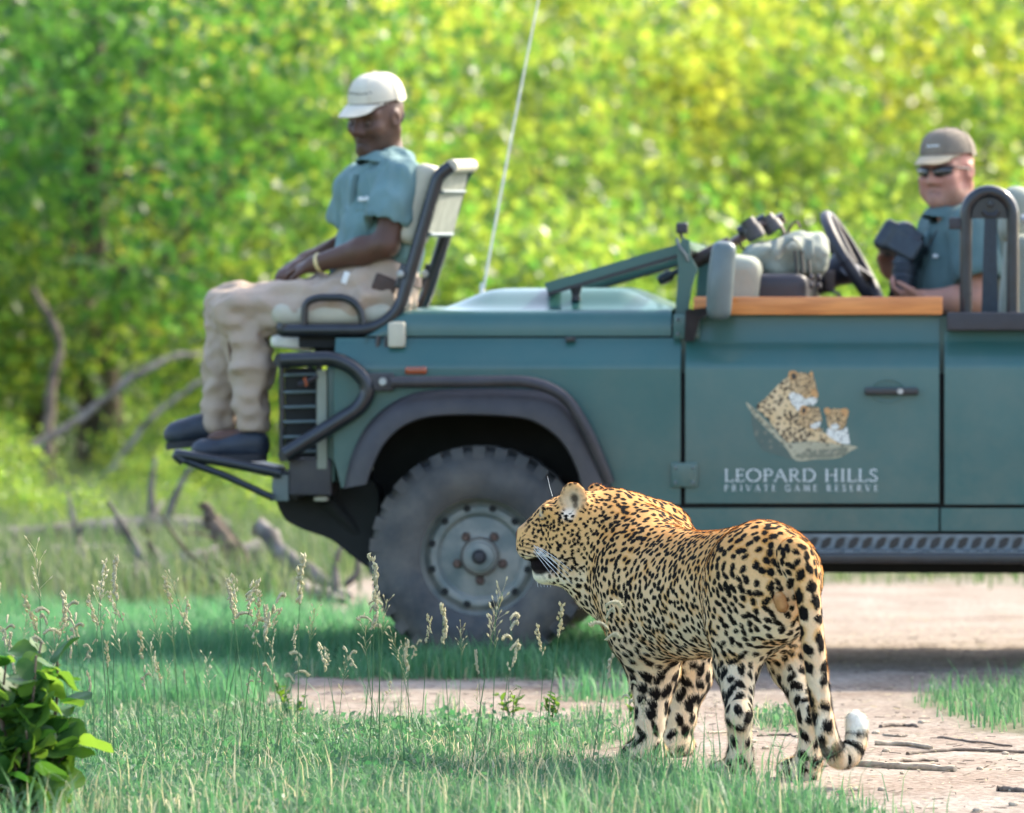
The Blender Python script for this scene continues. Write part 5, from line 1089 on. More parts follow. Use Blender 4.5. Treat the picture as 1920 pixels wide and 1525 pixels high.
def guide():
    D0 = 1.30
    def T(u, v, dd=0.): return VW(u, v, D0 + dd)
    per = empty('person', T(1800, 640), 'man in taupe cap and dark sunglasses behind the steering wheel holding a camera', 'person')
    R = rot(VtoW([-.50, -.86, -.06]) - VtoW([0, 0, 0]), (-.03, 0, 1)); hc = T(1776, 322); K = 1.06; WD = 1.10
    up = np.array([0, 0, 1.]); fw = unit(VtoW([-.92, -.40, 0]) - VtoW([0, 0, 0])); RT = np.stack([fw, np.cross(up, fw), up], 1)
    S = SDF(); p = head_shape(S, hc, R, K, WD); S.ell(p(.02, 0, -.085), (.066, .078, .040), R, .03)
    for s_ in (-1, 1): S.ell(p(.060, .046 * s_, -.062), (.026, .024, .028), R, .03)
    S.cap(p(-.030, 0, -.075), T(1802, 430), .072, .080, .04); S.ell(T(1808, 500), (.12, .19, .17), RT, .05)
    CE = T(1700, 478, -.06)
    EL, WL = T(1836, 566, -.27), T(1738, 562, -.21); ER, WR_ = T(1720, 540, .22), T(1668, 505, .13)
    S.cap(T(1826, 430, -.19), EL, .062, .054, .03); S.cap(EL, EL + (WL - EL) * .4, .056, .056, .02); S.cap(EL + (WL - EL) * .4, WL, .055, .035, .02)
    S.cap(T(1765, 440, .2), ER, .060, .052, .03); S.cap(ER, WR_, .05, .034, .02)
    hand(S, WL, T(1680, 552, -.20) - WL, np.array([-.1, .35, 1.]), 1.0, .80, -1); hand(S, WR_, T(1650, 460, .03) - WR_, np.array([.55, -.9, .1]), 1.0, .75, 1)
    v, q = S.mesh(.0068, 1); skin = np.array([.46, .225, .155]); col = head_cols(v, hc, R, K, skin, (.40, .17, .135), WD, stubble=(.30, .17, .13))
    qh = (v - hc) @ R / K; red = (1 - sstep(.02, .05, np.hypot(np.abs(qh[:, 1]) - .05, qh[:, 2] + .03))) * (qh[:, 0] > .0) * .35 + (np.abs(qh[:, 1]) > .076) * (qh[:, 2] > -.06) * .5; red = np.clip(red, 0, .6)[:, None]; col = col * (1 - red) + np.array([.46, .16, .12]) * red
    obj('body', v, q, 'skin', per, cols=col, world=True)
    cap_parts(per, lambda x, y, z: p(x, y * .97, z), R, K, 'cap_taupe', 'cap_tan'); cap_script(per, p, .022, .092, 'stitch_white', 7, .0014)
    S = SDF(); S.ell(p(-.058, 0, .0), (.054, .068 * WD, .054), R, .02); v, q = S.mesh(.007, 1); obj('hair', v, q, 'dark_hair', per, world=True)
    gl_ = []
    for s in (-1, 1):
        mb = MB(); G = []
        for i in range(11):
            a = i / 10; row = []
            for j in range(7):
                b = j / 6 - .5; y = s * (.008 + .056 * a); hgt = .034 * (1 - .45 * a ** 3) * (.75 + .25 * math.sin(min(a * 4, 1.57))); row.append(p(.114 - .030 * a * a - .35 * b * b * .06, y, .001 + b * hgt + .004 * a))
            G.append(row)
        mb.grid(G); gl_.append(mb.build('sunglass_lens', 'shade_lens', per, world=True, solid=.002, angle=80))
        mb = MB(); mb.tube([p(.112, s * .007, .014), p(.106, s * .035, .019), p(.084, s * .066, .017), p(.06, s * .079, .012), p(.0, s * .086, .006)], .0034, 6); mb.build('sunglass_arm', 'black_plastic', per, world=True)
    mb = MB(); mb.tube([p(.113, -.010, .008), p(.117, 0, .010), p(.113, .010, .008)], .003, 6); mb.build('sunglass_bridge', 'black_plastic', per, world=True)
    S = SDF(); S.ell(T(1808, 500), (.15, .215, .19), RT, .05); S.cap(T(1800, 560), T(1806, 640), .18, .18, .06); S.cap(T(1822, 420, -.175), T(1764, 436, .175), .072, .072, .06); S.ell(T(1804, 424), (.10, .15, .07), RT, .05)
    S.cap(T(1826, 430, -.185), T(1834, 510, -.25), .086, .092, .035); S.cap(T(1762, 440, .19), T(1738, 510, .22), .082, .088, .035); S.ell(T(1800, 398), (.086, .094, .045), RT, .03)
    S.ell(p(.01, 0, -.12), (.080, .078, .10), R, .012, sub=True)
    c_ = T(1838, 548, -.27); S.cap(c_, c_ + np.array([0, 0, -.1]), .09, .09, .008, sub=True); c_ = T(1730, 545, .22); S.cap(c_, c_ + np.array([-.03, 0, -.1]), .088, .088, .008, sub=True)
    cloth(S, .009, 'shirt', 'shirt_green_dark', per, .011, 10, 13, (1, 1, .55))
    for s in (-1, 1):
        mb = MB(); G = []
        for i in range(10):
            t = i / 9; a = math.pi * (1 - t) * s; base_ = T(1798, 392) + RT @ np.array([.084 * -math.cos(a) + .006, .090 * math.sin(a), -.034 * (t ** 2) + .014 * (1 - t)]); out = RT @ np.array([.036 * -math.cos(a) + .014, .036 * math.sin(a), -.036 - .026 * t]); G.append([base_ + out * (j / 3) + np.array([0, 0, .012 * math.sin(j)]) for j in range(4)])
        mb.grid(G); mb.build('collar', 'shirt_green_dark', per, world=True, solid=.004, angle=60)
    def chest(y, z): return T(1808, 500) + RT @ np.array([.166 * math.sqrt(max(.05, 1 - (y / .225) ** 2 - (z / .30) ** 2)), y, z])
    mb = MB(); mb.grid([[chest(y, z) for y in (-.015, 0, .015)] for z in np.linspace(.13, -.12, 10)]); mb.build('placket', 'shirt_green', per, world=True, solid=.003)
    scribble('embroidery', per, chest(.095, .035) + fw * .006, RT[:, 1], up, 8, .045, .010, 'stitch_white', per, 9, .0028)
    # lap and legs below the door line
    S = SDF(); S.cap(T(1810, 640, -.1), T(1810, 640, .1), .14, .14, .05); S.cap(T(1800, 650, -.1), T(1590, 650, -.12), .10, .08, .04); S.cap(T(1800, 650, .1), T(1590, 650, .12), .10, .08, .04); S.cap(T(1590, 650, -.12), T(1560, 830, -.12), .075, .055, .04); S.cap(T(1590, 650, .12), T(1560, 830, .12), .075, .055, .04); v, q = S.mesh(.014, 2); obj('trousers', v, q, 'khaki', per, world=True)
    # camera in his hands
    cm = empty('photo_camera', CE, 'black camera with long lens pointing down in the guide\'s hands', 'camera')
    B = np.stack([unit(VtoW([.82, -.30, -.45]) - VtoW([0, 0, 0])), unit(np.cross(unit(VtoW([.12, -.30, -.95]) - VtoW([0, 0, 0])), unit(VtoW([.82, -.30, -.45]) - VtoW([0, 0, 0])))), [0, 0, 0]], 1); B[:, 2] = np.cross(B[:, 0], B[:, 1])
    mat('camera_black', (.022, .030, .036), rough=.32, var=.2, scale=40, bump=.15, bscale=400)
    bc = T(1694, 462, -.08); S = SDF(); S.box(bc, (.082, .060, .046), B, .014, .01); S.box(bc - B[:, 0] * .066, (.026, .066, .058), B, .016, .014); S.ell(bc + np.array([.01, -.01, .056]), (.042, .040, .034), B, .014); S.box(bc + B[:, 0] * .01 + np.array([.03, -.02, .03]), (.03, .03, .03), B, .01, .012); v, q = S.mesh(.0052, 1); obj('camera_body', v, q, 'camera_black', cm, world=True)
    la, lb = T(1702, 476, -.10), T(1690, 556, -.16); ax = unit(lb - la); Ln = np.linalg.norm(lb - la)
    mb = MB(); mb.lathe([(.034, 0), (.040, .02), (.040, .05), (.047, .055), (.047, .085), (.043, .09), (.046, .1), (.048, Ln), (.042, Ln + .004), (.040, Ln - .01), (0, Ln - .012)], la, ax, 28); le = mb.build('lens', 'camera_black', cm, world=True, angle=30)
    for q_ in (.06, .075, .11, .125): mb = MB(); mb.lathe([(.0465, -.003), (.0495, 0), (.0465, .003)], la + ax * q_, ax, 28); mb.build('lens_ring', 'black_steel', le, world=True)
    mb = MB(); mb.box(bc + np.array([-.012, -.05, -.035]), (.030, .016, .085), B, .006); mb.build('side_grip', 'camera_black', cm, world=True)
    for i, o_ in enumerate(((-.02, -.03, .058), (.025, -.02, .062))): mb = MB(); mb.lathe([(0, .010), (.009, .009), (.010, 0)], bc + np.array(o_), (0, -.3, 1), 14); mb.build('dial', 'bare_metal', cm, world=True)
    mb = MB(); mb.tube(catmull([bc + np.array([.06, 0, .03]), T(1735, 470, -.05), T(1760, 430, -.09), T(1790, 405, -.06)], 6), .007, 6, flat=.4); mb.build('strap', 'black_plastic', cm, world=True)
_t = time.time(); tracker(); guide(); print('people secs', time.time() - _t)
# ================================================================== trees, bushes, grass, dead wood
leaf_mat('leaf_green', (.028, .100, .030), (.060, .140, .035), ((.06, .25, .04), (.22, .42, .05)), tw=.52, rough=.42, spec=.35)
leaf_mat('leaf_yellow', (.075, .140, .025), (.160, .185, .030), ((.26, .46, .05), (.80, .76, .09)), tw=.62, rough=.32, spec=.5)
leaf_mat('leaf_mid', (.035, .105, .028), (.110, .170, .030), ((.08, .30, .04), (.52, .60, .07)), tw=.57, rough=.34, spec=.5)
leaf_mat('leaf_far', (.050, .110, .028), (.090, .150, .030), ((.09, .24, .03), (.24, .34, .03)), tw=.5, rough=.5, spec=.3)
leaf_mat('blade', (.040, .120, .058), (.140, .230, .135), ((.06, .24, .08), (.22, .38, .17)), tw=.45, rough=.5, spec=.35)
leaf_mat('blade_track_brightened', (.050, .175, .085), (.160, .300, .160), ((.08, .32, .11), (.24, .48, .21)), tw=.45, rough=.5, spec=.35)  # grass colour raised to offset the vehicle's shadow on it
leaf_mat('blade_far', (.055, .105, .050), (.19, .20, .115), ((.09, .19, .05), (.28, .32, .14)), tw=.4, rough=.55, spec=.3)
leaf_mat('straw', (.50, .46, .29), (.66, .62, .45), ((.50, .46, .24), (.60, .56, .36)), tw=.4, rough=.7, spec=.2)
leaf_mat('shrub_leaf', (.022, .075, .018), (.075, .165, .030), ((.05, .18, .02), (.24, .42, .04)), tw=.40, rough=.5, spec=.3)
mat('bark', (.085, .060, .042), rough=.9, var=.4, scale=9, col2=(.17, .125, .085), bump=.6, bscale=30)
mat('bark_grey', (.105, .092, .080), rough=.9, var=.4, scale=12, col2=(.22, .20, .175), bump=.5, bscale=40)
mat('stick_pale', (.36, .30, .22), rough=.9, var=.35, scale=25, bump=.4, bscale=80)
mat('stick_dark', (.14, .11, .085), rough=.9, var=.35, scale=25, bump=.4, bscale=80)
def leaf_cards(P, size, rng, droop=.3, aspect=.55, fold=.25):
    """one folded four-cornered leaf per point"""
    n = len(P); d = unit(rng.normal(size=(n, 3)) + np.array([0, 0, -droop])); a = unit(np.cross(d, rng.normal(size=(n, 3)))); nn = np.cross(d, a); L_ = size * rng.uniform(.6, 1.25, n)[:, None]; w_ = L_ * aspect * .5
    B = P; T_ = P + d * L_; M = P + d * L_ * .5 + nn * L_ * fold * .3; l, r = M + a * w_, M - a * w_
    v = np.stack([B, l, T_, r], 1).reshape(-1, 3); q = np.arange(4 * n).reshape(-1, 4); return v, q
def limb_tree(rng, h, spread, n_main, trunk_r, lean=0., fork=.35):
    """tapered trunk with limbs; returns the wood mesh and the limb ends"""
    mb = MB(); top = np.array([lean * h * .5, rng.uniform(-.1, .1) * h, h * .62]); pts = catmull([np.zeros(3), np.array([lean * .1 * h, 0, h * fork * .6]), np.array([lean * .25 * h, rng.uniform(-.05, .05) * h, h * fork]), top], 5)
    pts = pts + rng.normal(0, .012 * h, pts.shape) * np.linspace(0, 1, len(pts))[:, None]; mb.tube(pts, np.linspace(trunk_r, trunk_r * .3, len(pts)) * (1 + .25 * np.exp(-np.arange(len(pts)))), 9); tips = []
    for i in range(n_main):
        s = pts[int(rng.uniform(.35, .95) * (len(pts) - 1))]; a = 2 * math.pi * (i + rng.uniform(-.3, .3)) / n_main; r = spread * rng.uniform(.55, 1.); e = s + np.array([math.cos(a) * r, math.sin(a) * r, h * rng.uniform(.02, .42)]); e[2] = min(e[2], h * .98)
        m = (s + e) / 2 + np.array([0, 0, h * rng.uniform(-.02, .08)]); c = catmull([s, m, e], 5); mb.tube(c, np.linspace(min(trunk_r, .12) * .24, min(trunk_r, .12) * .06, len(c)), 6); tips.append(e)
        for j in range(5):
            s2 = c[int(rng.uniform(.3, 1) * (len(c) - 1))]; e2 = s2 + rng.normal(size=3) * spread * .28 + np.array([0, 0, .06 * h]); c2 = catmull([s2, (s2 + e2) / 2 + rng.normal(size=3) * .04, e2], 3); mb.tube(c2, np.linspace(min(trunk_r, .12) * .12, min(trunk_r, .12) * .03, len(c2)), 5); tips.append(e2)
    return mb, np.array(tips)
TREES = {}
def tree_proto(key, seed, h, spread, n_leaf, leaf, lm, trunk_r=.10, clump=.30, n_main=9, low=.25, lean=0., bushy=False):
    rng = np.random.default_rng(seed); mb, tips = limb_tree(rng, h, spread, n_main, trunk_r, lean, low if not bushy else .12)
    # extra clumps fill the crown unevenly
    ex = []
    while len(ex) < 46:
        p = rng.uniform(-1, 1, 3)
        if np.linalg.norm(p) < 1 and np.linalg.norm(p) > .35: ex.append(np.array([p[0] * spread, p[1] * spread, h * (low + (1 - low) * (p[2] * .5 + .5))]) + np.array([lean * h * .4, 0, 0]))
    C = np.concatenate([tips, np.array(ex)]); C = C[C[:, 2] > h * (low * .8)]; w_ = rng.uniform(.25, 1.6, len(C)); w_ /= w_.sum(); k = rng.choice(len(C), n_leaf, p=w_)
    rr = clump * rng.uniform(.55, 1.35, len(C)); P = C[k] + rng.normal(size=(n_leaf, 3)) * rr[k][:, None] * np.array([1, 1, .75]); P = P[P[:, 2] > .05]
    v, q = leaf_cards(P, leaf, rng); cv = rng.uniform(0, 1, len(C)); var = np.clip(.75 * np.repeat(cv[k][:len(P)], 4) + .25 * np.repeat(rng.uniform(0, 1, len(P)), 4), 0, 1)
    return (mb, v, q, var, lm)
def place_tree(key, x, y, s, rz, label, group, name='tree', cat='tree', sz=None):
    first = key not in TREES.get('_used', {})
    o = empty(name, (x, y, float(ground_z(x, y)) - .02), label, cat, group); o.rotation_euler = (0, 0, rz); o.scale = (s, s, sz or s)
    if first:
        mb, v, q, var, lm = TREES[key]; a = obj('trunk', mb.v, mb.f, 'bark', o); b = obj('crown', v, q, lm, o, smooth=False, var=var); TREES.setdefault('_used', {})[key] = (a, b)
    else:
        for src in TREES['_used'][key]: c = src.copy(); COL.objects.link(c); c.parent = o
    return o
def trees():
    TREES['g'] = tree_proto('g', 1, 5.6, 2.3, 10000, .12, 'leaf_green', .19, .34, 10, .27)
    TREES['y'] = tree_proto('y', 2, 5.2, 2.1, 9500, .13, 'leaf_yellow', .10, .32, 9, .10, bushy=True)
    TREES['m'] = tree_proto('m', 3, 5.0, 2.2, 10000, .13, 'leaf_mid', .10, .33, 9, .08, bushy=True)
    TREES['b'] = tree_proto('b', 4, 2.4, 1.5, 6000, .11, 'leaf_mid', .05, .25, 8, .02, bushy=True)
    TREES['c'] = tree_proto('c', 5, 1.5, 1.0, 4000, .08, 'leaf_mid', .03, .2, 7, .02, bushy=True)
    G1, G2, G3 = 'trees at the edge of the clearing', 'yellow-green trees behind the vehicle', 'low bushes behind the vehicle'
    def X(u, Y): return (u - 960) / FPX * Y
    place_tree('g', X(185, 41), 41, 1.0, .4, 'dark green leafy tree with a thick brown trunk behind the seated tracker', G1)
    place_tree('g', X(-330, 43), 43, 1.05, 2.1, 'dark green tree at the far left edge of the clearing', G1)
    T_ = [('m', 60, 52, 1.1, 1.0, 'mid green tree filling the gap behind the thick brown trunk'), ('y', 520, 50, 1.02, 2.4, 'yellow-green sunlit tree above and behind the tracker\'s pale cap'), ('m', 800, 47, 1.0, 4.1, 'mid green tree behind the whip antenna'),
          ('y', 1130, 55, 1.15, 5.2, 'brightest yellow-green tree, right of the antenna above the bonnet'), ('m', 1330, 50, .82, .7, 'shorter green tree behind the folded windscreen'), ('y', 1600, 54, 1.06, 1.8, 'yellow-green tree just left of the guide\'s head'), ('m', 1850, 49, .95, 3.0, 'mid green tree behind the guide and the roll hoop'),
          ('y', 2080, 54, 1.1, 4.4, 'yellow-green tree at the right edge of the picture'), ('m', -300, 56, 1.1, .3, 'mid green tree outside the left edge, behind the dark tree'), ('g', 340, 62, 1.15, 5.0, 'tall dark green tree far behind the tracker'), ('g', 1370, 66, 1.25, 3.5, 'tall dark green tree far behind in the upper right gap')]
    T_ += [('m', 2700, 52, 1.1, 2.0, 'mid green tree beyond the right edge of the picture'), ('y', 3300, 56, 1.1, .6, 'yellow-green tree well beyond the right edge'), ('g', -900, 50, 1.1, 1.6, 'dark green tree beyond the left edge'), ('y', -1500, 55, 1.1, 3.6, 'yellow-green tree well beyond the left edge'), ('m', 2350, 62, 1.2, 5.6, 'mid green tree far beyond the right edge')]
    for k, u, Y, s, r, lab in T_: place_tree(k, X(u, Y), Y, s, r, lab, G2)
    B_ = [('b', 880, 38, .95, .2, 'round green bush seen over the front of the bonnet'), ('b', 1080, 40, 1.0, 1.9, 'round green bush behind the folded windscreen frame'), ('b', 1290, 41, 1.0, 3.3, 'green bush behind the rifle and bag'), ('b', 1500, 39, .95, 4.6, 'green bush behind the steering wheel'), ('c', 640, 40, 1.25, 1.1, 'small yellow bush between the tracker\'s legs and the grille'), ('c', -170, 38, .62, 2.2, 'small yellow-green bush just beyond the left edge'), ('b', 1760, 42, 1.0, 5.5, 'green bush behind the guide\'s camera'), ('b', -200, 40, 1.0, 5.5, 'green bush outside the left edge'), ('c', 400, 46, .9, 3.1, 'small yellow bush right of the brown trunk'), ('b', 2050, 40, 1.0, 2.5, 'green bush outside the right edge')]
    for k, u, Y, s, r, lab in B_: place_tree(k, X(u, Y), Y, s, r, lab, G3, 'bush', 'bush')
    L_ = [('c', -40, 31, .34, 'low'), ('c', 40, 33, .26, ''), ('b', 285, 36, .20, ''), ('c', 330, 32, .22, ''), ('b', 400, 35, .26, ''), ('c', 470, 31, .26, ''), ('b', -60, 37, .30, ''), ('c', 150, 29.5, .24, ''), ('b', 330, 38, .34, '')]
    labs = ['low scrubby plant at the left edge above the long grey log', 'low scrubby plant left of the thin crooked trunk', 'low green scrub right of the thick brown trunk\'s foot', 'low scrub near the slanting grey branches, right of the trunk', 'low green scrub under the tracker\'s shoes', 'low scrubby plant beside the dark broken stump', 'low green scrub far back at the left edge', 'low scrubby plant among the grey logs', 'low green scrub in the gap below the grey slanting branches']
    for (k, u, Y, s_, _), lab in zip(L_, labs): place_tree(k, X(u, Y), Y, s_, u * .7, lab, 'low scrub among the dead wood', 'scrub_plant', 'plant')
    # the wood beyond: one mass of leaves
    rng = np.random.default_rng(9); n = 110000; P = np.stack([rng.uniform(-40, 40, n), rng.uniform(76, 92, n), rng.uniform(0, 1, n) ** .8 * 11], 1); keep = vnoise(P, .45, 7) + .5 * vnoise(P, 1.3, 8) > -.25; P = P[keep]
    v, q = leaf_cards(P, .36, rng); o = obj('far_wood', v, q, 'leaf_far', None, False, var=np.repeat(np.clip(.5 + .5 * vnoise(P, .5, 9) + rng.uniform(-.2, .2, len(P)), 0, 1), 4)); tag(o, 'dense green wood closing off the background', 'wood', kind='stuff')
_t = time.time(); trees(); print('trees', time.time() - _t)
def blades(name, P, H, rng, m, wid, label, lean=.5):
    n = len(P); a = rng.uniform(0, 2 * math.pi, n); d = np.stack([np.cos(a), np.sin(a), 0 * a], 1); s = np.stack([-np.sin(a), np.cos(a), 0 * a], 1) * (wid * rng.uniform(.6, 1.3, n) * .5)[:, None]; b = (lean * rng.uniform(.1, 1.2, n) * H)[:, None]; up = np.array([0, 0, 1.])
    M = P + d * b * .25 + up * (H * .58)[:, None]; T_ = P + d * b + up * H[:, None] * (1 - .25 * (b / H[:, None]) ** 2)
    v = np.stack([P - s, P + s, M + s * .75, M - s * .75, T_], 1).reshape(-1, 3); i = np.arange(n)[:, None] * 5; tri = np.concatenate([i + [0, 1, 2], i + [0, 2, 3], i + [3, 2, 4]], 0); var = np.repeat(np.clip(rng.beta(1.4, 2.2, n), 0, 1), 5)
    o = obj(name, v, tri, m, None, False, var=var); return tag(o, label, 'grass', kind='stuff')
def scatter(rng, x0, x1, y0, y1, dens, power=1.):
    n = int((x1 - x0) * (y1 - y0) * dens); x, y = rng.uniform(x0, x1, n), rng.uniform(y0, y1, n); k = rng.uniform(0, 1, n) < grass_density(x, y) ** power; x, y = x[k], y[k]; return np.stack([x, y, ground_z(x, y)], 1)
def grass():
    rng = np.random.default_rng(21)
    P = scatter(rng, -2.9, 1.3, 13.6, 18.0, 9500); P = P[rng.uniform(0, 1, len(P)) < .45 + .9 * np.clip(vnoise(P, 7.5, 63) + .3, 0, 1)]; H = rng.uniform(.014, .058, len(P)) * (1 + .9 * np.clip(vnoise(P, 2.3, 61), 0, 1)); k = rng.uniform(0, 1, len(P)) < .03; H[k] *= rng.uniform(1.5, 2.6, k.sum()); H *= 1 + 1.3 * np.exp(-((P[:, 0] - .45) / .32) ** 2) * (1 - sstep(14.7, 15.6, P[:, 1])) * (.4 + .6 * rng.uniform(0, 1, len(P))); blades('foreground_grass', P, H, rng, 'blade', .0042, 'short green grass in front of the leopard', 1.1)
    P = scatter(rng, -3.4, .55, 18.0, 23.6, 4600); H = rng.uniform(.03, .13, len(P)) * (1 + .7 * vnoise(P, 2., 62)); blades('trackside_grass', P, H, rng, 'blade_track_brightened', .0048, 'green grass around the front wheel of the vehicle', .8)
    P = scatter(rng, 1.0, 2.1, 16.0, 19.6, 3000, 1.5); H = rng.uniform(.02, .10, len(P)); k = rng.uniform(0, 1, len(P)) < .05; H[k] *= 1.8; blades('roadside_grass', P, H, rng, 'blade', .0045, 'tuft of grass on the sand at the right', .8)
    P = scatter(rng, -4.5, 4.5, 23.4, 44, 420); H = rng.uniform(.08, .30, len(P)); blades('background_grass', P, H, rng, 'blade_far', .012, 'pale grass in the clearing behind the vehicle', .6)
    n = 9000; P = np.stack([rng.uniform(-16, 16, n), rng.uniform(44, 75, n), np.zeros(n)], 1); P[:, 2] = ground_z(P[:, 0], P[:, 1]); blades('far_grass', P, rng.uniform(.15, .45, n), rng, 'blade_far', .03, 'long pale grass under the far trees', .6)
    n = 900; P = np.stack([rng.uniform(-1.35, .62, n), rng.uniform(11.0, 13.3, n), np.zeros(n)], 1); P[:, 2] = ground_z(P[:, 0], P[:, 1]); blades('near_grass', P, rng.uniform(.12, .28, n) * (1 - .45 * sstep(.1, .62, P[:, 0])), rng, 'blade', .0055, 'soft blurred grass closest to the lens', 1.0)
    # a few tall blades close to the lens
    n = 240; P = np.stack([rng.uniform(-1.5, .75, n), rng.uniform(13.4, 14.6, n), np.zeros(n)], 1); P[:, 2] = ground_z(P[:, 0], P[:, 1]); blades('tall_grass', P, rng.uniform(.08, .18, n), rng, 'straw', .0045, 'tall straw-coloured grass blades nearest the viewer', .5)
    n = 250; P = np.stack([rng.normal(.44, .19, n), rng.uniform(13.6, 14.6, n), np.zeros(n)], 1); P[:, 2] = ground_z(P[:, 0], P[:, 1]); blades('leaning_grass', P, rng.uniform(.06, .27, n), rng, 'blade', .0038, 'thin tall grass in front of the leopard\'s legs', .9)
    # small round-leaved ground cover woven into the grass
    P = scatter(rng, -1.7, .9, 13.8, 17.8, 2600, 1.2); P = P[vnoise(P, 3.3, 71) > -.15]; n = len(P); P[:, 2] += rng.uniform(.004, .05, n); v, q = leaf_cards(P, .022, rng, -.3, .6); o = obj('ground_cover', v, q, 'blade', None, False, var=np.repeat(rng.beta(1.2, 2.5, n), 4)); tag(o, 'small round-leaved ground cover among the short grass', 'ground cover', kind='stuff')
    P = np.concatenate([scatter(rng, -1.7, 1.1, 13.8, 17.8, 1000, .6), scatter(rng, -2.2, .5, 18.8, 23, 420, .7)]); P = P[rng.uniform(0, 1, len(P)) < .35 + np.clip(vnoise(P, 1.7, 81), 0, 1)]; blades('dry_grass', P, rng.uniform(.02, .085, len(P)), rng, 'straw', .0034, 'dry straw-coloured blades mixed into the short grass', 1.6)
    # loose litter on the sand
    n = 2600; x, y = rng.uniform(-1., 2.2, n), rng.uniform(13.8, 24, n); k = grass_density(x, y) < .3; P = np.stack([x, y, ground_z(x, y) + .002], 1)[k]; v, q = leaf_cards(P, .028, rng, 0., .3); v[:, 2] = np.repeat(P[:, 2], 4) + np.abs(v[:, 2] - np.repeat(P[:, 2], 4)) * .18
    o = obj('leaf_litter', v, q, 'straw', None, False, var=np.repeat(rng.uniform(0, 1, len(P)), 4)); tag(o, 'dry leaf litter scattered over the sand', 'litter', kind='stuff')
grass()
def twig_bits():
    rng = np.random.default_rng(77); n = 1500; x, y = rng.uniform(-1., 2.2, n), rng.uniform(13.8, 22, n); k = grass_density(x, y) < .35; x, y = x[k], y[k]; n = len(x); a = rng.uniform(0, 6.28, n); L_ = rng.uniform(.008, .045, n)[:, None]; P = np.stack([x, y, ground_z(x, y) + .003], 1); d = np.stack([np.cos(a), np.sin(a), rng.uniform(-.05, .15, n)], 1) * L_; s = np.stack([-np.sin(a), np.cos(a), 0 * a], 1) * .0012; u = np.array([0, 0, .0022])
    v = np.stack([P - s, P + s, P + u, P + d - s, P + d + s, P + d + u], 1).reshape(-1, 3); i = np.arange(n)[:, None] * 6; q = np.concatenate([i + [0, 3, 5, 2], i + [1, 2, 5, 4], i + [0, 1, 4, 3]]); o = obj('twig_litter', v, q, 'stick_dark', None, False); tag(o, 'tiny broken twigs scattered over the sand', 'litter', kind='stuff')
twig_bits()
# ---- tall seed-headed stems, each a thing of its own
def stems():
    rng = np.random.default_rng(33); protos = []
    for k in range(8):
        Hh = 1.0; bend = rng.uniform(-.28, .28); pts = catmull([np.zeros(3), np.array([bend * .15, 0, .4]), np.array([bend * .55, .02, .78]), np.array([bend, .02, 1.0])], 5); mb = MB(); mb.tube(pts, np.linspace(.0034, .0016, len(pts)), 4)
        sm = mesh_data('stem', mb.v, mb.f, True, var=np.full(len(mb.v), .5)); sm.materials.append(MATS['blade']); hv, hf = MB(), None
        style = k % 4; tip, d = pts[-1], unit(pts[-1] - pts[-4])
        def grain(c, dr, l, r): dr = unit(dr); s_ = unit(np.cross(dr, [.3, .8, .1])); t_ = np.cross(dr, s_); hv.add([c - dr * l, c + s_ * r, c + t_ * r, c - s_ * r, c - t_ * r, c + dr * l], [(0, 2, 1), (0, 3, 2), (0, 4, 3), (0, 1, 4), (5, 1, 2), (5, 2, 3), (5, 3, 4), (5, 4, 1)])
        if style in (0, 1):
            nseg = 34 if style == 0 else 20
            for i in range(nseg):
                t = i / nseg; c = tip + d * (t - .5) * .24 + np.array([.02 * math.sin(3 * t), 0, -.03 * t * t]) + rng.normal(size=3) * (.006 if style == 0 else .010); grain(c, d + rng.normal(size=3) * .35, .020, .0095)
        elif style == 2:
            for b in range(4):
                c0 = tip - d * .06 * b; dr = unit(d * .4 + np.array([rng.uniform(-1, 1), rng.uniform(-.4, .4), rng.uniform(-.1, .6)]))
                for i in range(11): grain(c0 + dr * .012 * i + np.array([0, 0, -.0008 * i * i]), dr + rng.normal(size=3) * .3, .018, .0095)
        else:
            for b in range(14):
                c0 = tip - d * .018 * b; dr = unit(d * .7 + np.array([rng.uniform(-1, 1), rng.uniform(-.6, .6), .25])); hv.tube([c0, c0 + dr * .07], [.0012, .0008], 3); grain(c0 + dr * .07, dr, .016, .006)
        hm = mesh_data('seed_head', hv.v, hv.f, False, var=RNG.uniform(0, 1, len(hv.v))); hm.materials.append(MATS['straw']); protos.append((sm, hm))
    spots = []
    for i in range(60): spots.append((rng.uniform(-20, 560), rng.uniform(1060, 1270)))
    for i in range(26): spots.append((rng.uniform(560, 960), rng.uniform(1120, 1300)))
    spots += [(722, 1060), (885, 1085), (455, 1120), (240, 1055), (40, 1025), (545, 1065), (1140, 1235), (1110, 1120), (990, 1140), (1000, 1185), (1160, 1270), (1250, 1310)]
    for i, (u, v_) in enumerate(spots):
        for _ in range(20):
            Y = rng.uniform(14.6, 17.0) if u < 950 else rng.uniform(14.6, 15.3); tp = W(u, v_, Y)
            if .13 < tp[2] < .62: break
        ki = int(rng.integers(0, 8)); sm, hm = protos[ki]; o = bpy.data.objects.new('grass_stem', sm); COL.objects.link(o); x, y = tp[0] + rng.uniform(-.05, .05), Y; o.location = (x, y, float(ground_z(x, y)) - .005); o.scale = (max(tp[2], .16),) * 3; o.rotation_euler = (rng.uniform(-.15, .15), rng.uniform(-.2, .2), rng.uniform(0, 6.28))
        tag(o, ('thin grass stem with a %s %s' % (('dense narrow spike', 'loose narrow spike', 'branching clump of seeds', 'feathery open seed head')[ki % 4], 'near the left edge' if u < 200 else 'left of the front wheel' if u < 690 else 'in front of the front wheel' if u < 1000 else 'beside the leopard')), 'grass stem', 'seed-headed grass stems in the foreground'); c = bpy.data.objects.new('seed_head', hm); COL.objects.link(c); c.parent = o
stems()
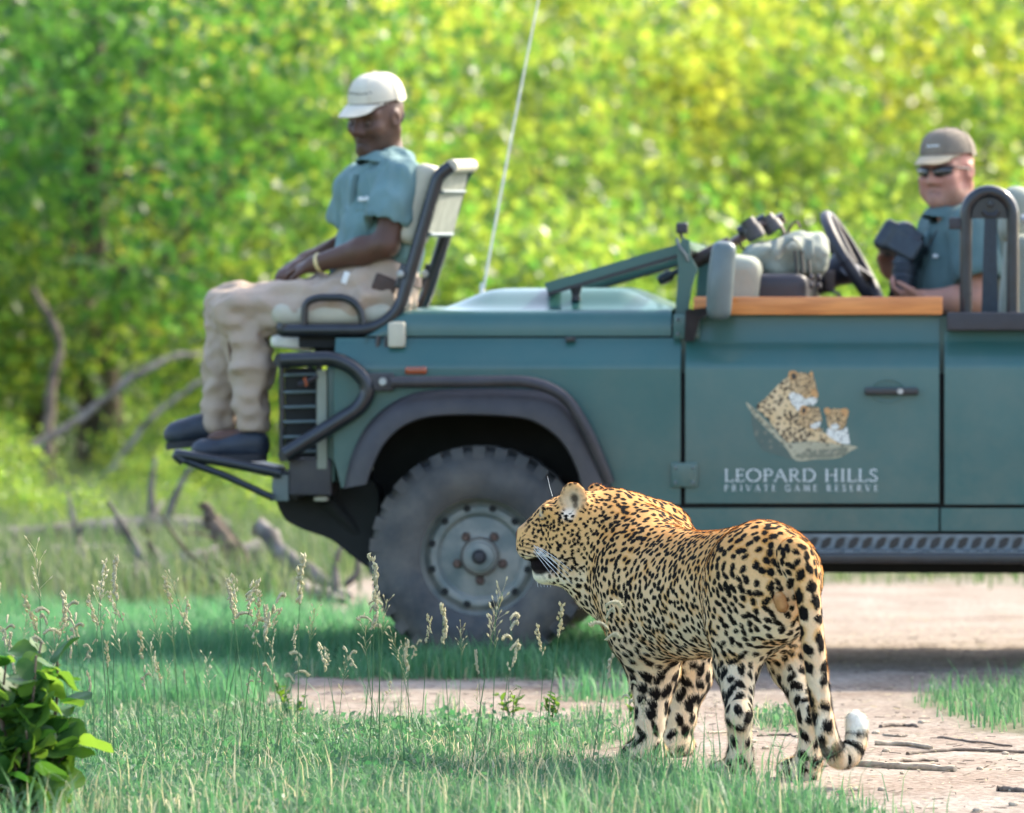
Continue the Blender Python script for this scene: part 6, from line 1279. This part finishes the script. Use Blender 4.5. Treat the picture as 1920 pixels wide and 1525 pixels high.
# ---- round-leaved shrub at the lower left, every leaf a part
def shrub():
    rng = np.random.default_rng(44); base = W(30, 1500, 13.9); base[2] = float(ground_z(base[0], base[1])); o = empty('shrub', base, 'bushy green shrub with round leaves at the lower left corner', 'shrub')
    n = 14; G = []; V_ = [(0, 0, 0)]; F_ = []
    for i in range(n):
        a = 2 * math.pi * i / n; V_.append((.5 + .5 * math.cos(a), .44 * math.sin(a), .10 * abs(math.sin(a)) - .03 * math.cos(a)))
    V_.append((.5, 0, -.02)); F_ = [(n + 1, 1 + i, 1 + (i + 1) % n) for i in range(n)]; V_[0] = (-.12, 0, 0); meshes = []
    for k in range(6): Vk = np.array(V_); Vk[:, 2] += .05 * np.sin(Vk[:, 0] * (4 + k) + k) + .04 * np.sin(Vk[:, 1] * 9 + 2 * k); Vk[:, 1] *= .8 + .06 * k; me = mesh_data('leaf', Vk, F_, True, var=np.full(len(V_), k / 5)); me.materials.append(MATS['shrub_leaf']); meshes.append(me)
    for s in range(24):
        a = rng.uniform(0, 6.28); top = np.array([math.cos(a) * rng.uniform(.03, .22), math.sin(a) * rng.uniform(.02, .18), rng.uniform(.05, .44)]); c = catmull([np.array([rng.uniform(-.05, .05), rng.uniform(-.05, .05), 0]), top * .55 + rng.normal(size=3) * .02, top], 5); mb = MB(); mb.tube(c, np.linspace(.006, .0025, len(c)), 6); mb.build('stem', 'bark', o)
        for j in range(12):
            p = c[int(rng.uniform(.25, 1.) * (len(c) - 1))] + rng.normal(size=3) * .012; l = bpy.data.objects.new('leaf', meshes[int(rng.integers(0, 6))]); COL.objects.link(l); l.parent = o; l.location = tuple(p); z_ = rng.uniform(.05, .10); l.scale = (z_, z_, z_); l.rotation_euler = (rng.uniform(-1.0, 1.0), rng.uniform(-1.2, .4), rng.uniform(0, 6.28))
    # small broad-leaved weeds among the grass
    for u, v_, hgt, lab in ((545, 1345, .10, 'small leafy weed at the edge of the sand, left'), (960, 1350, .10, 'small leafy weed in front of the sand strip, middle'), (1035, 1358, .09, 'small leafy weed beside the middle one, nearer the leopard'), (1180, 1345, .07, 'small leafy weed just left of the leopard\'s paw')):
        Y = CAMH * FPX / (v_ - HOR); b = W(u, v_, Y); b[2] = float(ground_z(b[0], b[1])); w_ = empty('leafy_weed', b, lab, 'weed')
        for s in range(4):
            top = np.array([rng.uniform(-.05, .05), rng.uniform(-.03, .03), hgt * rng.uniform(.6, 1.)]); mb = MB(); mb.tube([np.zeros(3), top * .5, top], [.0025, .002, .001], 5); mb.build('stem', 'blade', w_)
            for j in range(7): l = bpy.data.objects.new('leaf', meshes[int(rng.integers(0, 6))]); COL.objects.link(l); l.parent = w_; l.location = tuple(top * rng.uniform(.3, 1.05)); z_ = rng.uniform(.018, .034); l.scale = (z_, z_ * .5, z_); l.rotation_euler = (rng.uniform(-.5, .5), rng.uniform(-1.1, .1), rng.uniform(0, 6.28))
shrub()
# ---- dead wood
def dead():
    rng = np.random.default_rng(55)
    def log(name, uvY, r0, r1, m, label, group, branches=0, noise=.15, cat='log'):
        P = [W(u, v_, Y) for u, v_, Y in uvY]; c = catmull(P, 7); c = c + rng.normal(0, 1, c.shape) * np.array([.006, .006, .004]) * (1 + noise); b = c[0].copy(); o = empty(name, b, label, cat, group); rr = np.linspace(r0, r1, len(c)) * (1 + noise * rng.uniform(-1, 1, len(c)))
        mb = MB(); mb.tube(c, rr, 9); t = mb.build('trunk', m, o, world=True, angle=80)
        for k in range(branches):
            s = c[int(rng.uniform(.2, .95) * (len(c) - 1))]; e = s + np.array([rng.uniform(-.35, .35), rng.uniform(-.2, .2), rng.uniform(.05, .4)]); mb = MB(); mb.tube(catmull([s, (s + e) / 2 + rng.normal(size=3) * .03, e], 4), np.linspace(r1 * .7, r1 * .15, 9), 6); mb.build('branch', m, o, world=True)
    g = 'dead wood lying left of the vehicle'
    log('fallen_branch', [(480, 985, 25.4), (545, 1050, 25.2), (620, 1105, 25.0), (648, 1120, 24.9)], .045, .03, 'bark_grey', 'pale grey fallen branch slanting down beside the front wheel', g, 2)
    log('fallen_branch', [(545, 1110, 24.6), (600, 1118, 24.6), (640, 1135, 24.5)], .055, .035, 'bark_grey', 'short thick grey branch on the grass by the front tyre', g)
    log('stump', [(455, 1075, 26.0), (425, 1020, 26.0), (395, 968, 26.1), (380, 945, 26.1)], .055, .018, 'bark', 'dark broken stump leaning left behind the footrest', g, 1)
    log('fallen_log', [(-60, 1062, 27.0), (60, 1048, 27.2), (190, 1040, 27.4), (300, 1046, 27.4)], .06, .045, 'bark_grey', 'long grey log lying across the grass at the left edge', g, 2)
    log('fallen_log', [(230, 1085, 25.8), (330, 1062, 26.0), (440, 1040, 26.2), (520, 1030, 26.3)], .06, .05, 'bark_grey', 'thick grey log below the footrest', g, 3)
    log('fallen_log', [(-40, 1010, 29.0), (120, 1000, 29.2), (260, 985, 29.4), (430, 990, 29.6)], .06, .04, 'bark_grey', 'grey log lying farther back behind the others', g, 3)
    log('fallen_branch', [(300, 1110, 25.0), (390, 1090, 25.1), (470, 1098, 25.1)], .035, .02, 'bark', 'brown branch lying low in the grass below the logs', g, 2)
    log('leaning_branch', [(60, 838, 36), (150, 785, 36.2), (240, 715, 36.4), (320, 672, 36.6), (380, 664, 36.8)], .030, .016, 'bark_grey', 'long pale grey branch slanting up to the tracker\'s knees', g, 2, cat='branch')
    log('leaning_branch', [(130, 975, 36), (210, 880, 36.2), (290, 780, 36.4), (380, 712, 36.6)], .028, .014, 'bark_grey', 'second grey branch slanting below the first', g, 2, cat='branch')
    log('sapling_trunk', [(92, 952, 36.5), (88, 860, 36.6), (95, 740, 36.8), (110, 640, 37), (60, 540, 37.2)], .045, .02, 'bark', 'thin dark crooked trunk left of the thick brown one', g, 3, cat='trunk')
    # sticks on the sand
    gs = 'sticks lying on the sand'
    S_ = [((1600, 1434), (1700, 1440), (1790, 1447), .0115, 'stick_pale', 'thick pale stick lying right of the leopard\'s tail'), ((1640, 1392), (1700, 1392), (1745, 1398), .008, 'stick_pale', 'pale stick lying just above the thick one'), ((1700, 1406), (1790, 1400), (1930, 1398), .006, 'stick_dark', 'long thin grey stick reaching the right edge'), ((1650, 1360), (1690, 1357), (1720, 1358), .006, 'stick_dark', 'short brown stick farthest back on the sand'),
          ((1655, 1374), (1680, 1376), (1700, 1375), .0045, 'stick_pale', 'small pale twig below the farthest stick'), ((1760, 1376), (1830, 1386), (1900, 1390), .004, 'stick_dark', 'thin dark twig leading to the grass tuft'), ((1870, 1478), (1900, 1480), (1935, 1482), .008, 'stick_dark', 'dark stick end at the lower right edge'), ((1660, 1425), (1700, 1420), (1760, 1416), .005, 'stick_dark', 'curved brown twig between the pale sticks'), ((1835, 1440), (1850, 1432), (1866, 1426), .0035, 'stick_dark', 'short dark twig pointing up right on the sand'), ((1420, 1382), (1470, 1380), (1500, 1384), .004, 'stick_dark', 'thin twig on the sand between the hind legs'), ((1330, 1375), (1380, 1370), (1420, 1372), .004, 'stick_pale', 'thin pale twig on the sand behind the left hind leg')]
    for a, b, c, r, m, lab in S_:
        P = []
        for u, v_ in (a, b, c): Y = CAMH * FPX / (v_ - HOR); p = W(u, v_, Y); p[2] = float(ground_z(p[0], p[1])) + r * .7; P.append(p)
        c_ = catmull(P, 6); c_ = c_ + rng.normal(0, 1, c_.shape) * np.array([.002, .004, .0015]); mb = MB(); mb.tube(c_, r * np.linspace(1.05, .8, len(c_)) * (1 + .12 * rng.uniform(-1, 1, len(c_))), 7); o = mb.build('stick', m, None, angle=80); tag(o, lab, 'stick', gs)
    # pebbles and clods
    for i in range(26):
        u, v_ = rng.uniform(1300, 1910), rng.uniform(1310, 1510); Y = CAMH * FPX / (v_ - HOR); p = W(u, v_, Y)
        if grass_density(np.array([p[0]]), np.array([p[1]]))[0] > .4: continue
        bm = bmesh.new(); bmesh.ops.create_icosphere(bm, subdivisions=2, radius=1); vv = np.array([v0.co for v0 in bm.verts]); ff = np.array([[x.index for x in f.verts] for f in bm.faces]); bm.free(); vv = vv * (1 + .25 * vnoise(vv + i, 1.6, i))[:, None] * rng.uniform(.006, .014) * np.array([1, 1, .6]); p[2] = float(ground_z(p[0], p[1])) + .003; o = obj('pebble', vv, ff, 'stick_pale'); o.location = tuple(p); tag(o, 'small pale pebble lying on the sand', 'pebble', 'pebbles on the sand')
dead()
